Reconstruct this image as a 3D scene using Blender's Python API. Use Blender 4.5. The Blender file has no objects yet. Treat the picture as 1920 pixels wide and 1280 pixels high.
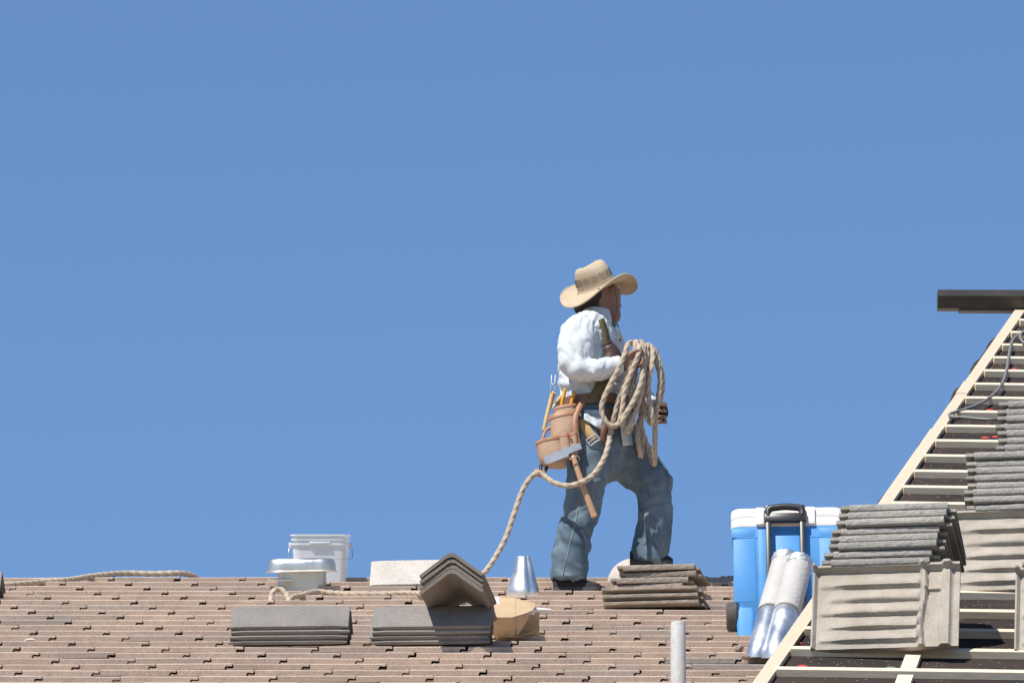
import bpy, bmesh, math, random
from mathutils import Vector, Matrix, noise
R = math.radians
random.seed(7)
scene = bpy.context.scene
COL = scene.collection

# ------------------------------------------------------------------ camera
FPX = 15760.0                      # focal length in pixels of the 1920 px wide photograph
EL0 = R(15.61)                     # the lens looks up at the roof
CAMZ = 1.7
cam_d = bpy.data.cameras.new('camera')
cam_d.sensor_width = 36.0
cam_d.lens = FPX * 36.0 / 1920.0
cam_d.clip_start = 0.5
cam_d.clip_end = 5000
cam = bpy.data.objects.new('camera', cam_d)
COL.objects.link(cam)
cam.location = (0, 0, CAMZ)
cam.rotation_euler = (R(90) + EL0, 0, 0)
scene.camera = cam

# ------------------------------------------------------------------ sky and sun
SUN_EL, SUN_AZ = R(56), R(38)      # azimuth measured to the left of straight behind the camera
sdir = Vector((-math.sin(SUN_AZ) * math.cos(SUN_EL), -math.cos(SUN_AZ) * math.cos(SUN_EL), math.sin(SUN_EL)))
world = bpy.data.worlds.new('World')
scene.world = world
world.use_nodes = True
wn = world.node_tree
wn.nodes.clear()
sky = wn.nodes.new('ShaderNodeTexSky')
sky.sky_type = 'NISHITA'
sky.sun_disc = False
sky.sun_elevation = SUN_EL
sky.sun_rotation = math.atan2(sdir.x, sdir.y)
sky.altitude = 200
sky.air_density = 1.0
sky.dust_density = 0.0
sky.ozone_density = 8.8
bg = wn.nodes.new('ShaderNodeBackground')
bg.inputs['Strength'].default_value = 0.103
wo = wn.nodes.new('ShaderNodeOutputWorld')
wn.links.new(sky.outputs[0], bg.inputs[0])
wn.links.new(bg.outputs[0], wo.inputs[0])
sun_d = bpy.data.lights.new('sun', 'SUN')
sun_d.energy = 5.0
sun_d.angle = R(0.5)
sun_d.color = (1.0, 0.955, 0.88)
sun = bpy.data.objects.new('sun', sun_d)
COL.objects.link(sun)
sun.rotation_euler = (-sdir).to_track_quat('-Z', 'Y').to_euler()
sun.location = (-10, -10, 40)
scene.view_settings.view_transform = 'Standard'
scene.view_settings.look = 'None'
scene.view_settings.exposure = 0.31
scene.view_settings.gamma = 1.0
scene.view_settings.use_curve_mapping = False

# ------------------------------------------------------------------ geometry of the place
FW = Vector((0, math.cos(EL0), math.sin(EL0)))
UP = Vector((0, -math.sin(EL0), math.cos(EL0)))
CAM = Vector((0, 0, CAMZ))

def ray(px, py):
    return FW + Vector((1, 0, 0)) * ((px - 960) / FPX) + UP * ((640 - py) / FPX)

def PT(px, py, Y):
    """the point at depth Y that the photograph shows at (px, py)"""
    d = ray(px, py)
    return CAM + d * (Y / d.y)

def proj(p):
    d = Vector(p) - CAM
    k = d.dot(FW)
    return 960 + FPX * d.x / k, 640 - FPX * d.dot(UP) / k

PITCH = R(17.52)                   # main roof
RY, RZ = 39.0, CAMZ + 39.0 * math.tan(EL0 - math.atan(442 / FPX))
def roofL(Y, h=0.0):
    return RZ - (RY - Y) * math.tan(PITCH) + h / math.cos(PITCH)
def onL(px, py, h=0.0):
    d = ray(px, py)
    t = (RZ - RY * math.tan(PITCH) + h / math.cos(PITCH) - CAMZ) / (d.z - d.y * math.tan(PITCH))
    return CAM + d * t
NL = Vector((0, -math.sin(PITCH), math.cos(PITCH)))
VL = Vector((0, math.cos(PITCH), math.sin(PITCH)))

PR, YAW = R(23.54), R(3.0)         # nearer wing
UR = Vector((math.cos(YAW), math.sin(YAW), 0))
VR = Vector((-math.sin(YAW) * math.cos(PR), math.cos(YAW) * math.cos(PR), math.sin(PR)))
NR = UR.cross(VR)
OR = PT(1410, 1280, 23.0)
def onR(px, py, h=0.0):
    d = ray(px, py)
    t = ((OR + NR * h) - CAM).dot(NR) / d.dot(NR)
    return CAM + d * t
def uvR(p):
    q = Vector(p) - OR
    return q.dot(UR), q.dot(VR)
def PRt(u, v, h=0.0):
    return OR + UR * u + VR * v + NR * h

# ------------------------------------------------------------------ helpers
def setp(o, label=None, cat=None, group=None, kind=None):
    if label: o['label'] = label
    if cat: o['category'] = cat
    if group: o['group'] = group
    if kind: o['kind'] = kind
    return o

def wloc(o):
    v = Vector((0, 0, 0))
    while o is not None:
        v += o.location
        o = o.parent
    return v

def empty(name, loc, label=None, cat=None, group=None):
    o = bpy.data.objects.new(name, None)
    COL.objects.link(o)
    o.location = loc
    o.empty_display_size = 0.1
    return setp(o, label, cat, group)

def mesh(name, V, F, mat, parent=None, smooth=False, origin=None, uv=None):
    """V are world coordinates; the object's origin goes to `origin` (or its parent's place)"""
    o0 = wloc(parent) if parent else (Vector(origin) if origin is not None else base_of(V))
    me = bpy.data.meshes.new(name)
    me.from_pydata([Vector(v) - o0 for v in V], [], F)
    me.update()
    if smooth is True:
        me.polygons.foreach_set('use_smooth', [True] * len(me.polygons))
    elif smooth:
        me.polygons.foreach_set('use_smooth', [True] * len(me.polygons))
        me.set_sharp_from_angle(angle=R(smooth))
    me.materials.append(mat)
    o = bpy.data.objects.new(name, me)
    COL.objects.link(o)
    if parent:
        o.parent = parent
    else:
        o.location = o0
    return o

def base_of(V):
    n = len(V)
    x = sum(v[0] for v in V) / n
    y = sum(v[1] for v in V) / n
    return Vector((x, y, min(v[2] for v in V)))

class MB:
    def __init__(s):
        s.V, s.F = [], []
    def add(s, V, F):
        n = len(s.V)
        s.V += [Vector(v) for v in V]
        s.F += [tuple(i + n for i in f) for f in F]
        return s
    def box(s, c, ax, size):
        c = Vector(c)
        a, b, d = [Vector(ax[i]) * size[i] * 0.5 for i in range(3)]
        V = [c + a * i + b * j + d * k for k in (-1, 1) for j in (-1, 1) for i in (-1, 1)]
        F = [(0, 2, 3, 1), (4, 5, 7, 6), (0, 1, 5, 4), (2, 6, 7, 3), (0, 4, 6, 2), (1, 3, 7, 5)]
        return s.add(V, F)
    def bbox(s, c, ax, size, bev, seg=2):
        """bevelled box"""
        bm = bmesh.new()
        bmesh.ops.create_cube(bm, size=1.0)
        bmesh.ops.scale(bm, vec=size, verts=bm.verts)
        bmesh.ops.bevel(bm, geom=list(bm.edges), offset=bev, segments=seg, profile=0.5, affect='EDGES')
        M = Matrix((ax[0], ax[1], ax[2])).transposed()
        c = Vector(c)
        bm.verts.index_update()
        V = [c + M @ v.co for v in bm.verts]
        F = [tuple(v.index for v in f.verts) for f in bm.faces]
        bm.free()
        return s.add(V, F)
    def loft(s, rings, cap=True, closed=True):
        n = len(rings[0])
        V = [p for r in rings for p in r]
        F = []
        for i in range(len(rings) - 1):
            for j in range(n if closed else n - 1):
                k = (j + 1) % n
                F.append((i * n + j, i * n + k, (i + 1) * n + k, (i + 1) * n + j))
        if cap and closed:
            F.append(tuple(range(n - 1, -1, -1)))
            F.append(tuple((len(rings) - 1) * n + j for j in range(n)))
        return s.add(V, F)
    def tube(s, pts, r, n=8, cap=True):
        pts = [Vector(p) for p in pts]
        rr = r if isinstance(r, (list, tuple)) else [r] * len(pts)
        rings = []
        T = (pts[1] - pts[0]).normalized()
        N = T.orthogonal().normalized()
        for i, p in enumerate(pts):
            if i == 0: t = pts[1] - pts[0]
            elif i == len(pts) - 1: t = pts[-1] - pts[-2]
            else: t = pts[i + 1] - pts[i - 1]
            t.normalize()
            N = (N - t * N.dot(t)).normalized()
            B = t.cross(N)
            rings.append([p + (N * math.cos(a) + B * math.sin(a)) * rr[i] for a in [2 * math.pi * j / n for j in range(n)]])
        return s.loft(rings, cap)
    def prism(s, poly, c, ax, depth):
        """poly in (a,b) of ax[0],ax[1]; extruded along ax[2] from 0 to depth"""
        c = Vector(c); a, b, d = Vector(ax[0]), Vector(ax[1]), Vector(ax[2])
        n = len(poly)
        V = [c + a * p[0] + b * p[1] for p in poly] + [c + a * p[0] + b * p[1] + d * depth for p in poly]
        F = [tuple(range(n)), tuple(range(2 * n - 1, n - 1, -1))]
        F += [(j, j + n, (j + 1) % n + n, (j + 1) % n) for j in range(n)]
        return s.add(V, F)
    def build(s, name, mat, parent=None, smooth=False, origin=None):
        o = mesh(name, s.V, s.F, mat, parent, smooth, origin)
        bm = bmesh.new(); bm.from_mesh(o.data)
        bmesh.ops.recalc_face_normals(bm, faces=bm.faces)
        bm.to_mesh(o.data); bm.free()
        return o

ORD = ['lowest', 'second lowest', 'third from the bottom', 'fourth from the bottom', 'fifth up', 'sixth up', 'seventh up', 'eighth up', 'ninth up', 'tenth up', 'eleventh up', 'twelfth up', 'thirteenth up', 'fourteenth up', 'fifteenth up']
def ordn(k, n): return 'topmost' if k == n - 1 else ORD[k]
X, Y_, Z = Vector((1, 0, 0)), Vector((0, 1, 0)), Vector((0, 0, 1))
AX = (X, Y_, Z)
def rot(ax, axis, ang):
    M = Matrix.Rotation(ang, 3, axis)
    return tuple(M @ a for a in ax)

def spline(P, n):
    """Catmull-Rom through P, n steps a span"""
    P = [Vector(p) for p in P]
    Q = [P[0] * 2 - P[1]] + P + [P[-1] * 2 - P[-2]]
    out = []
    for i in range(1, len(Q) - 2):
        a, b, c, d = Q[i - 1], Q[i], Q[i + 1], Q[i + 2]
        for k in range(n):
            t = k / n
            out.append(0.5 * ((2 * b) + (c - a) * t + (2 * a - 5 * b + 4 * c - d) * t * t + (3 * b - a - 3 * c + d) * t ** 3))
    out.append(P[-1])
    return out

def resample(P, step):
    out = [P[0].copy()]
    acc = 0.0
    for i in range(1, len(P)):
        a, b = P[i - 1], P[i]
        L = (b - a).length
        while acc + L >= step:
            t = (step - acc) / L
            a = a.lerp(b, t)
            out.append(a.copy())
            L = (b - a).length
            acc = 0.0
        acc += L
    return out

# ------------------------------------------------------------------ materials
class NT:
    def __init__(s, name):
        s.m = bpy.data.materials.new(name)
        s.m.use_nodes = True
        s.t = s.m.node_tree
        s.b = s.t.nodes['Principled BSDF']
    def n(s, kind, **kw):
        nd = s.t.nodes.new(kind)
        for k, v in kw.items():
            if k in nd.inputs: nd.inputs[k].default_value = v
            else: setattr(nd, k, v)
        return nd
    def l(s, a, b):
        s.t.links.new(a, b)
    def coords(s, rnd=False, scale=(1, 1, 1)):
        tc = s.n('ShaderNodeTexCoord')
        mp = s.n('ShaderNodeMapping')
        mp.inputs['Scale'].default_value = scale
        s.l(tc.outputs['Object'], mp.inputs[0])
        if rnd:
            oi = s.n('ShaderNodeObjectInfo')
            cx = s.n('ShaderNodeCombineXYZ')
            mul = s.n('ShaderNodeMath', operation='MULTIPLY'); mul.inputs[1].default_value = 37.0
            s.l(oi.outputs['Random'], mul.inputs[0])
            for i in range(3): s.l(mul.outputs[0], cx.inputs[i])
            s.l(cx.outputs[0], mp.inputs['Location'])
            s.rnd = oi.outputs['Random']
        s.c = mp.outputs[0]
        return s.c
    def noise(s, scale, detail=4, rough=0.55, c=None):
        nd = s.n('ShaderNodeTexNoise')
        nd.inputs['Scale'].default_value = scale
        nd.inputs['Detail'].default_value = detail
        nd.inputs['Roughness'].default_value = rough
        s.l(c or s.c, nd.inputs['Vector'])
        return nd.outputs['Fac']
    def ramp(s, fac, stops, interp='LINEAR'):
        r = s.n('ShaderNodeValToRGB')
        r.color_ramp.interpolation = interp
        e = r.color_ramp.elements
        while len(e) < len(stops): e.new(0.5)
        for i, (p, c) in enumerate(stops):
            e[i].position = p
            e[i].color = (*c, 1) if len(c) == 3 else c
        s.l(fac, r.inputs[0])
        return r.outputs[0]
    def mix(s, fac, a, b, mode='MIX'):
        m = s.n('ShaderNodeMix', data_type='RGBA', blend_type=mode)
        for sock, v in ((m.inputs[0], fac), (m.inputs[6], a), (m.inputs[7], b)):
            if hasattr(v, 'links'): s.l(v, sock)
            elif isinstance(v, (int, float)): sock.default_value = v
            else: sock.default_value = (*v, 1) if len(v) == 3 else v
        return m.outputs[2]
    def math(s, op, a, b=0.0):
        m = s.n('ShaderNodeMath', operation=op)
        for i, v in enumerate((a, b)):
            if hasattr(v, 'links'): s.l(v, m.inputs[i])
            else: m.inputs[i].default_value = v
        return m.outputs[0]
    def bump(s, h, dist, strength=1.0):
        b = s.n('ShaderNodeBump')
        b.inputs['Strength'].default_value = strength
        b.inputs['Distance'].default_value = dist
        s.l(h, b.inputs['Height'])
        s.l(b.outputs[0], s.b.inputs['Normal'])
    def base(s, v):
        if hasattr(v, 'links'): s.l(v, s.b.inputs['Base Color'])
        else: s.b.inputs['Base Color'].default_value = (*v, 1)
    def set(s, **kw):
        for k, v in kw.items():
            s.b.inputs[k.replace('_', ' ')].default_value = v
        return s

def concrete(name, c1, c2, grey, rough_amp=0.0012, pit=0.35):
    t = NT(name)
    t.coords(rnd=True)
    big = t.noise(7, 3)
    fine = t.noise(160, 5, 0.7)
    mid = t.noise(38, 4, 0.65)
    col = t.mix(t.ramp(big, [(0.35, (0, 0, 0)), (0.65, (1, 1, 1))]), c1, c2)
    col = t.mix(t.math('MULTIPLY', t.ramp(t.rnd, [(0.80, (0, 0, 0)), (0.98, (1, 1, 1))]), 0.65), col, grey)
    col = t.mix(0.55, col, t.ramp(fine, [(0.3, (0.25, 0.25, 0.25)), (0.7, (0.8, 0.8, 0.8))]), 'OVERLAY')
    col = t.mix(t.math('MULTIPLY', t.ramp(mid, [(0.60, (0, 0, 0)), (0.72, (1, 1, 1))]), pit), col, tuple(x * 0.35 for x in c1))
    vr = t.ramp(t.math('FRACT', t.math('MULTIPLY', t.rnd, 7.31)), [(0.0, (0.88, 0.88, 0.885)), (0.5, (1.0, 1.0, 1.0)), (1.0, (1.08, 1.07, 1.05))])
    col = t.mix(1.0, col, vr, 'MULTIPLY')
    stain = t.ramp(t.noise(3.1, 4, 0.65), [(0.52, (0, 0, 0)), (0.72, (1, 1, 1))])
    col = t.mix(t.math('MULTIPLY', stain, 0.22), col, tuple(x * 0.55 for x in c2))
    t.base(col)
    h = t.math('ADD', t.math('MULTIPLY', fine, 0.6), mid)
    t.bump(h, rough_amp, 0.9)
    t.set(Roughness=0.93)
    t.b.inputs['Specular IOR Level'].default_value = 0.2
    return t.m

M = {}
M['tile'] = concrete('roof_tile_concrete', (0.48, 0.376, 0.303), (0.42, 0.326, 0.26), (0.31, 0.285, 0.262))
M['grey_tile'] = concrete('grey_tile_concrete', (0.35, 0.33, 0.297), (0.29, 0.272, 0.245), (0.30, 0.285, 0.262), 0.0012, 0.35)
M['ridge_tile'] = concrete('ridge_tile_concrete', (0.25, 0.228, 0.207), (0.207, 0.188, 0.17), (0.22, 0.205, 0.193), 0.0006, 0.12)
M['pale_tile'] = concrete('pale_tile_concrete', (0.48, 0.445, 0.405), (0.43, 0.395, 0.355), (0.45, 0.42, 0.385), 0.0006, 0.06)
M['tan_tile'] = concrete('tan_tile_concrete', (0.315, 0.262, 0.212), (0.262, 0.217, 0.177), (0.27, 0.24, 0.21), 0.0012, 0.22)

def m_under():
    t = NT('tile_underside_concrete')
    t.coords(rnd=True)
    a = t.noise(9, 3); f = t.noise(140, 4, 0.65)
    col = t.mix(t.ramp(a, [(0.35, (0, 0, 0)), (0.65, (1, 1, 1))]), (0.40, 0.352, 0.29), (0.325, 0.285, 0.235))
    col = t.mix(0.3, col, t.ramp(f, [(0.3, (0.3, 0.3, 0.3)), (0.7, (0.7, 0.7, 0.7))]), 'OVERLAY')
    st = t.ramp(t.noise(16, 4, 0.65), [(0.50, (0, 0, 0)), (0.75, (1, 1, 1))])
    col = t.mix(t.math('MULTIPLY', st, 0.5), col, (0.27, 0.215, 0.155))
    t.base(col); t.bump(f, 0.0012); t.set(Roughness=0.9)
    return t.m
M['under'] = m_under()

def m_wood(name, c1, c2, axis_scale=(1, 1, 1), knots=True):
    t = NT(name)
    t.coords(rnd=True)
    mp = t.n('ShaderNodeMapping'); mp.inputs['Scale'].default_value = axis_scale
    t.l(t.c, mp.inputs[0])
    g = t.noise(14, 5, 0.6, mp.outputs[0])
    v = t.noise(2.5, 2)
    col = t.mix(t.ramp(g, [(0.35, (0, 0, 0)), (0.7, (1, 1, 1))]), c1, c2)
    col = t.mix(t.math('MULTIPLY', t.ramp(t.rnd, [(0.0, (0, 0, 0)), (1, (1, 1, 1))]), 0.35), col, (0.60, 0.49, 0.36))
    if knots:
        vo = t.n('ShaderNodeTexVoronoi'); vo.inputs['Scale'].default_value = 5.0
        t.l(t.c, vo.inputs['Vector'])
        k = t.ramp(vo.outputs['Distance'], [(0.05, (1, 1, 1)), (0.10, (0, 0, 0))])
        col = t.mix(t.math('MULTIPLY', k, 0.7), col, (0.33, 0.17, 0.07))
    t.base(col); t.bump(g, 0.0006, 0.6); t.set(Roughness=0.7)
    return t.m
M['pine'] = m_wood('pine_batten', (0.80, 0.67, 0.50), (0.71, 0.57, 0.405), (1.2, 12, 12))
M['pine_edge'] = m_wood('pine_edge_board', (0.60, 0.495, 0.365), (0.52, 0.415, 0.295), (9, 2, 2))

def m_felt():
    t = NT('black_roofing_felt')
    t.coords()
    a = t.noise(3, 3); f = t.noise(240, 3, 0.6)
    vo = t.n('ShaderNodeTexVoronoi'); vo.inputs['Scale'].default_value = 75
    t.l(t.c, vo.inputs['Vector'])
    wn_ = t.n('ShaderNodeTexWhiteNoise'); t.l(vo.outputs['Position'], wn_.inputs['Vector'])
    sp = t.math('MULTIPLY', t.math('LESS_THAN', vo.outputs['Distance'], 0.15), t.math('GREATER_THAN', wn_.outputs['Value'], 0.66))
    col = t.mix(t.ramp(a, [(0.35, (0, 0, 0)), (0.7, (1, 1, 1))]), (0.030, 0.024, 0.022), (0.060, 0.042, 0.035))
    col = t.mix(t.math('MULTIPLY', t.ramp(f, [(0.55, (0, 0, 0)), (0.75, (1, 1, 1))]), 0.4), col, (0.09, 0.08, 0.075))
    col = t.mix(sp, col, (0.55, 0.52, 0.48))
    t.base(col); t.bump(t.math('ADD', f, t.math('MULTIPLY', a, 2.0)), 0.002); t.set(Roughness=0.9); t.b.inputs['Specular IOR Level'].default_value = 0.12
    return t.m
M['felt'] = m_felt()

def plain(name, col, rough=0.5, metal=0.0, var=0.12, scale=20, bump=0.0, spec=None):
    t = NT(name)
    t.coords(rnd=True)
    a = t.noise(scale, 4, 0.6)
    t.base(t.mix(t.ramp(a, [(0.3, (0, 0, 0)), (0.7, (1, 1, 1))]), tuple(min(1, c * (1 - var)) for c in col), tuple(min(1, c * (1 + var)) for c in col)))
    t.set(Roughness=rough, Metallic=metal)
    if spec is not None: t.b.inputs['Specular IOR Level'].default_value = spec
    if bump: t.bump(t.noise(scale * 6, 4), bump)
    return t.m
M['wall'] = plain('stucco_wall', (0.55, 0.48, 0.40), 0.9, var=0.05, bump=0.003)
M['soil'] = plain('garden_ground', (0.16, 0.14, 0.09), 0.95, var=0.3, scale=1.5)
M['bronze'] = plain('dark_bronze_metal', (0.062, 0.053, 0.043), 0.42, 0.0, var=0.2)

# ------------------------------------------------------------------ ground and houses
g = MB().box((0, 60, -0.1), AX, (800, 800, 0.2)).build('ground', M['soil'])
setp(g, kind='structure')

# main house: front eave 24 courses down from the ridge
EXPO, TT, TL, TW = 0.34, 0.024, 0.42, 0.314
NROW = 25
Ye = RY - EXPO * (NROW - 1) * math.cos(PITCH)
Ze = roofL(Ye)
house = empty('house', (0, 36, 0), 'house with the pinkish brown concrete tile roof that the worker walks on', 'house')
RB = RY + 0.32                                   # ridge line
ZB = roofL(RB)
mb = MB()
mb.box((0.5, (Ye + 0.5 + 46) / 2, (Ze - 0.4) / 2), AX, (9.0, 46 - Ye - 0.5, Ze - 0.4))
mb.build('wall', M['wall'], house)
# deck: thin slab under the tiles, and the far slope behind the ridge
deck = MB()
d0 = 0.075
P = [Vector((-4.5, Ye - 0.05, roofL(Ye - 0.05) - d0)), Vector((6, Ye - 0.05, roofL(Ye - 0.05) - d0)),
     Vector((6, RB, ZB - d0)), Vector((-4.5, RB, ZB - d0))]
deck.add([p for p in P] + [p - Z * 0.05 for p in P], [(0, 1, 2, 3), (7, 6, 5, 4), (0, 4, 5, 1), (1, 5, 6, 2), (2, 6, 7, 3), (3, 7, 4, 0)])
roof = deck.build('tiled_roof', M['felt'], house)
bk = MB()
P = [Vector((-4.5, RB + 0.01, ZB - d0)), Vector((6, RB + 0.01, ZB - d0)), Vector((6, 47, ZB - 0.075 - (47 - RB) * math.tan(PITCH))), Vector((-4.5, 47, ZB - 0.075 - (47 - RB) * math.tan(PITCH)))]
bk.add([p for p in P] + [p - Z * 0.05 for p in P], [(0, 1, 2, 3), (7, 6, 5, 4), (0, 4, 5, 1), (1, 5, 6, 2), (2, 6, 7, 3), (3, 7, 4, 0)])
bk.build('back_slope', M['felt'], house)
# ridge board showing as a pale line above the top course
MB().box((0.75, RB, ZB - 0.090), AX, (10.5, 0.038, 0.125)).build('ridge_board', M['pine'], house)

PT_ = PITCH - math.asin(TT / EXPO)
VT = Vector((0, math.cos(PT_), math.sin(PT_)))
NT_ = Vector((0, -math.sin(PT_), math.cos(PT_)))
def tile_poly(g1, g2, lip):
    t = TT
    W = TW
    return [(-0.029, 0), (W - 0.036, 0), (W - 0.036 + 0.002, t * lip + g1 * 0.3), (W - 0.028, t * lip + g1), (W - g2, t * lip + g1 * 0.8), (W - g2 + 0.0006, t - 0.003), (W - g2 - 0.003, t), (0.003, t), (0, t - 0.003), (0, t * lip + 0.001), (-0.005, t * lip - 0.002), (-0.026, t * lip - 0.001), (-0.029, t * lip - 0.004)]
def tile_mesh(name, poly, mat, nose_jit=0.0):
    n = len(poly)
    ch = 0.003
    rings = []
    cx = sum(p[0] for p in poly) / n; cz = TT / 2
    def ring(y, k):
        out = []
        for (a, b) in poly:
            bb = b if b < TT * 0.6 else b - k
            out.append(Vector((a, y, bb)))
        return out
    rings = [ring(0.0, ch), ring(ch * 1.2, 0.0), ring(TL, 0.0)]
    mb = MB().loft(rings)
    me = bpy.data.meshes.new(name)
    me.from_pydata(mb.V, [], mb.F)
    bm = bmesh.new(); bm.from_mesh(me); bmesh.ops.recalc_face_normals(bm, faces=bm.faces); bm.to_mesh(me); bm.free()
    me.materials.append(mat)
    return me
variants = []
for g1, g2, lip in ((0.009, 0.006, 0.33), (0.011, 0.007, 0.28), (0.007, 0.005, 0.38), (0.013, 0.008, 0.25), (0.010, 0.011, 0.31)):
    variants.append(tile_mesh('roof_tile', tile_poly(g1, g2, lip), M['tile']))
rest = MB()
rng = random.Random(3)
rakeA, rakeB = onR(1410, 1280), onR(1905, 575)
cnt = 0
for k in range(NROW):
    Yn = RY - EXPO * k * math.cos(PITCH)
    nose_top = Vector((0, Yn, roofL(Yn)))
    x0 = -2.23 + 0.017 - TW + 0.1 * k
    j0 = int(math.floor((-4.3 - x0) / TW))
    while True:
        x = x0 + j0 * TW
        j0 += 1
        if x > 5.6: break
        jy, jz, ja, jt = rng.uniform(-0.005, 0.005), rng.uniform(-0.001, 0.0022), rng.gauss(0, 0.004), rng.gauss(0, 0.003)
        vi = rng.choice((0, 0, 0, 1, 1, 2, 2, 3, 4))
        org = nose_top - NT_ * TT + VT * jy + NT_ * jz + X * (x + rng.uniform(-0.0015, 0.0015))
        ax = (X, VT, NT_)
        ax = rot(rot(ax, NT_, ja), VT, jt)
        a, b = proj(nose_top + X * (x)), proj(nose_top + X * (x + TW))
        vis = b[0] > -4 and a[0] < 1924 and a[1] < 1292
        if vis:
            # hidden behind the wing?
            fx = 1410 + (a[1] - 1280) / (575 - 1280) * 495
            if a[0] > fx + 45 and a[1] > 1085: vis = False
        if vis and cnt < 300:
            o = bpy.data.objects.new('roof_tile', variants[vi])
            COL.objects.link(o)
            Mx = Matrix((ax[0], ax[1], ax[2])).transposed().to_4x4()
            Mx.translation = org - wloc(roof)
            o.parent = roof
            o.matrix_local = Mx
            cnt += 1
        else:
            me = variants[vi]
            V = [org + ax[0] * v.co.x + ax[1] * v.co.y + ax[2] * v.co.z for v in me.vertices]
            rest.add(V, [tuple(p.vertices) for p in me.polygons])
o = rest.build('outer_roof_tiles', M['tile'], roof)
o['kind'] = 'stuff'
print('tiles as objects', cnt)

# nearer wing under construction: felt deck, battens, edge boards
wing = empty('house_wing', (3.5, 26, 0), 'house wing with bare pine battens over black felt, roof not yet tiled', 'house')
def rakeu(v, off=0.0):
    ua, va = uvR(rakeA); ub, vb = uvR(rakeB)
    return ua + (ub - ua) * (v - va) / (vb - va) + off
VTOP = uvR(rakeB)[1] + 0.10
V0 = -0.75
def slab(mb, pts, th):
    q = [Vector(p) for p in pts]
    n = len(q)
    lo = [p - NR * th for p in q]
    mb.add(q + lo, [tuple(range(n)), tuple(range(2 * n - 1, n - 1, -1))] + [(j, j + n, (j + 1) % n + n, (j + 1) % n) for j in range(n)])
mb = MB()
slab(mb, [PRt(rakeu(V0), V0, -0.018), PRt(6.0, V0, -0.018), PRt(6.0, VTOP, -0.018), PRt(rakeu(VTOP), VTOP, -0.018)], 0.05)
wroof = mb.build('battened_roof', M['felt'], wing)
# walls of the wing
zb0 = PRt(0, V0).z - 0.35
A, B = PRt(rakeu(V0, 0.12), V0 + 0.4), PRt(rakeu(VTOP, 0.12), VTOP)
Cx = PRt(6.0, V0 + 0.4)
Dx = PRt(6.0, VTOP)
mb = MB()
top = [A - Z * 0.12, Cx - Z * 0.12, Dx - Z * 0.12, B - Z * 0.12]
bot = [Vector((p.x, p.y, 0)) for p in top]
mb.add(top + bot, [(0, 1, 2, 3), (7, 6, 5, 4), (0, 4, 5, 1), (1, 5, 6, 2), (2, 6, 7, 3), (3, 7, 4, 0)])
mb.build('wall', M['wall'], wing)
mb = MB()
slab(mb, [PRt(rakeu(VTOP), VTOP + 0.003, -0.02), PRt(6.0, VTOP + 0.003, -0.02), PRt(6.0, VTOP, -0.02) + Vector((0, 5, -2.2)), PRt(rakeu(VTOP), VTOP, -0.02) + Vector((0, 5, -2.2))], 0.04)
mb.build('back_slope', M['felt'], wing)

# ------------------------------------------------------------------ wing: battens, edge boards, nail caps
v_first = uvR(onR(1430, 1258))[1]
BAT_V = [v_first + 0.34 * k for k in range(-1, 24)]
BH, BW = 0.024, 0.042
for i, v in enumerate(BAT_V):
    if v > VTOP - 0.03: break
    tilt = -0.012 + 0.001 * i
    u0 = rakeu(v, 0.045)
    c = (PRt(u0, v, BH / 2 - 0.018) + PRt(6.0, v, BH / 2 - 0.018)) / 2
    L = 6.0 - u0
    a = (UR + VR * tilt).normalized()
    ax = (a, NR.cross(a), NR)
    MB().bbox(c + VR * (tilt * 0.0), ax, (L, BW, BH), 0.0015, 1).build('batten', M['pine'], wroof)
# edge boards along the rake, in pieces
cuts = [V0, 1.55, 3.06, 4.9, 5.75, 6.05, VTOP]
rdir = (PRt(rakeu(3), 3) - PRt(rakeu(0), 0)).normalized()
for i in range(len(cuts) - 1):
    a, b = cuts[i] + 0.0015, cuts[i + 1] - 0.0015
    h = -0.018 + (0.0165 if i % 2 else 0.018)
    lo = [PRt(rakeu(a, 0.003 * (i % 2)), a, h), PRt(rakeu(a, 0.042), a, h), PRt(rakeu(b, 0.042), b, h), PRt(rakeu(b, 0.003 * (i % 2)), b, h)]
    mb = MB(); slab(mb, lo, 0.0155 + 0.0015 * (i % 2))
    mb.build('edge_board', M['pine_edge'], wroof)
# short spacer pieces between the lowest battens
for k in range(2):
    va, vb = BAT_V[k] + BW / 2 + 0.001, BAT_V[k + 1] - BW / 2 - 0.001
    def usp(v): return uvR(onR(1706, 1243))[0] + (v - uvR(onR(1706, 1243))[1]) * 0.16
    mb = MB(); slab(mb, [PRt(usp(va) - 0.022, va, 0.0), PRt(usp(va) + 0.022, va, 0.0), PRt(usp(vb) + 0.022, vb, 0.0), PRt(usp(vb) - 0.022, vb, 0.0)], 0.0175)
    mb.build('spacer_board', M['pine'], wroof)
# ragged felt showing past the edge boards
rg = random.Random(5)
mb = MB()
n = 150
L1, L2 = [], []
for i in range(n + 1):
    v = V0 + (VTOP - V0) * i / n
    nz = noise.noise(Vector((v * 2.1, 3.3, 0)))
    off = 0.004 + max(0.0, nz) * 0.026 + 0.004 * noise.noise(Vector((v * 14, 1, 0)))
    if v < 2.2: off *= 0.3
    L1.append(PRt(rakeu(v, -max(0.001, off)), v, -0.020 + 0.012 * max(0, nz)))
    L2.append(PRt(rakeu(v, 0.03), v, -0.0175))
V = L1 + L2 + [p - NR * 0.004 for p in L1]
F = [(i, i + 1, n + 2 + i, n + 1 + i) for i in range(n)] + [(i + 1, i, 2 * n + 2 + i, 2 * n + 3 + i) for i in range(n)]
mb.add(V, F).build('felt_edge', M['felt'], wroof)
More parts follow.
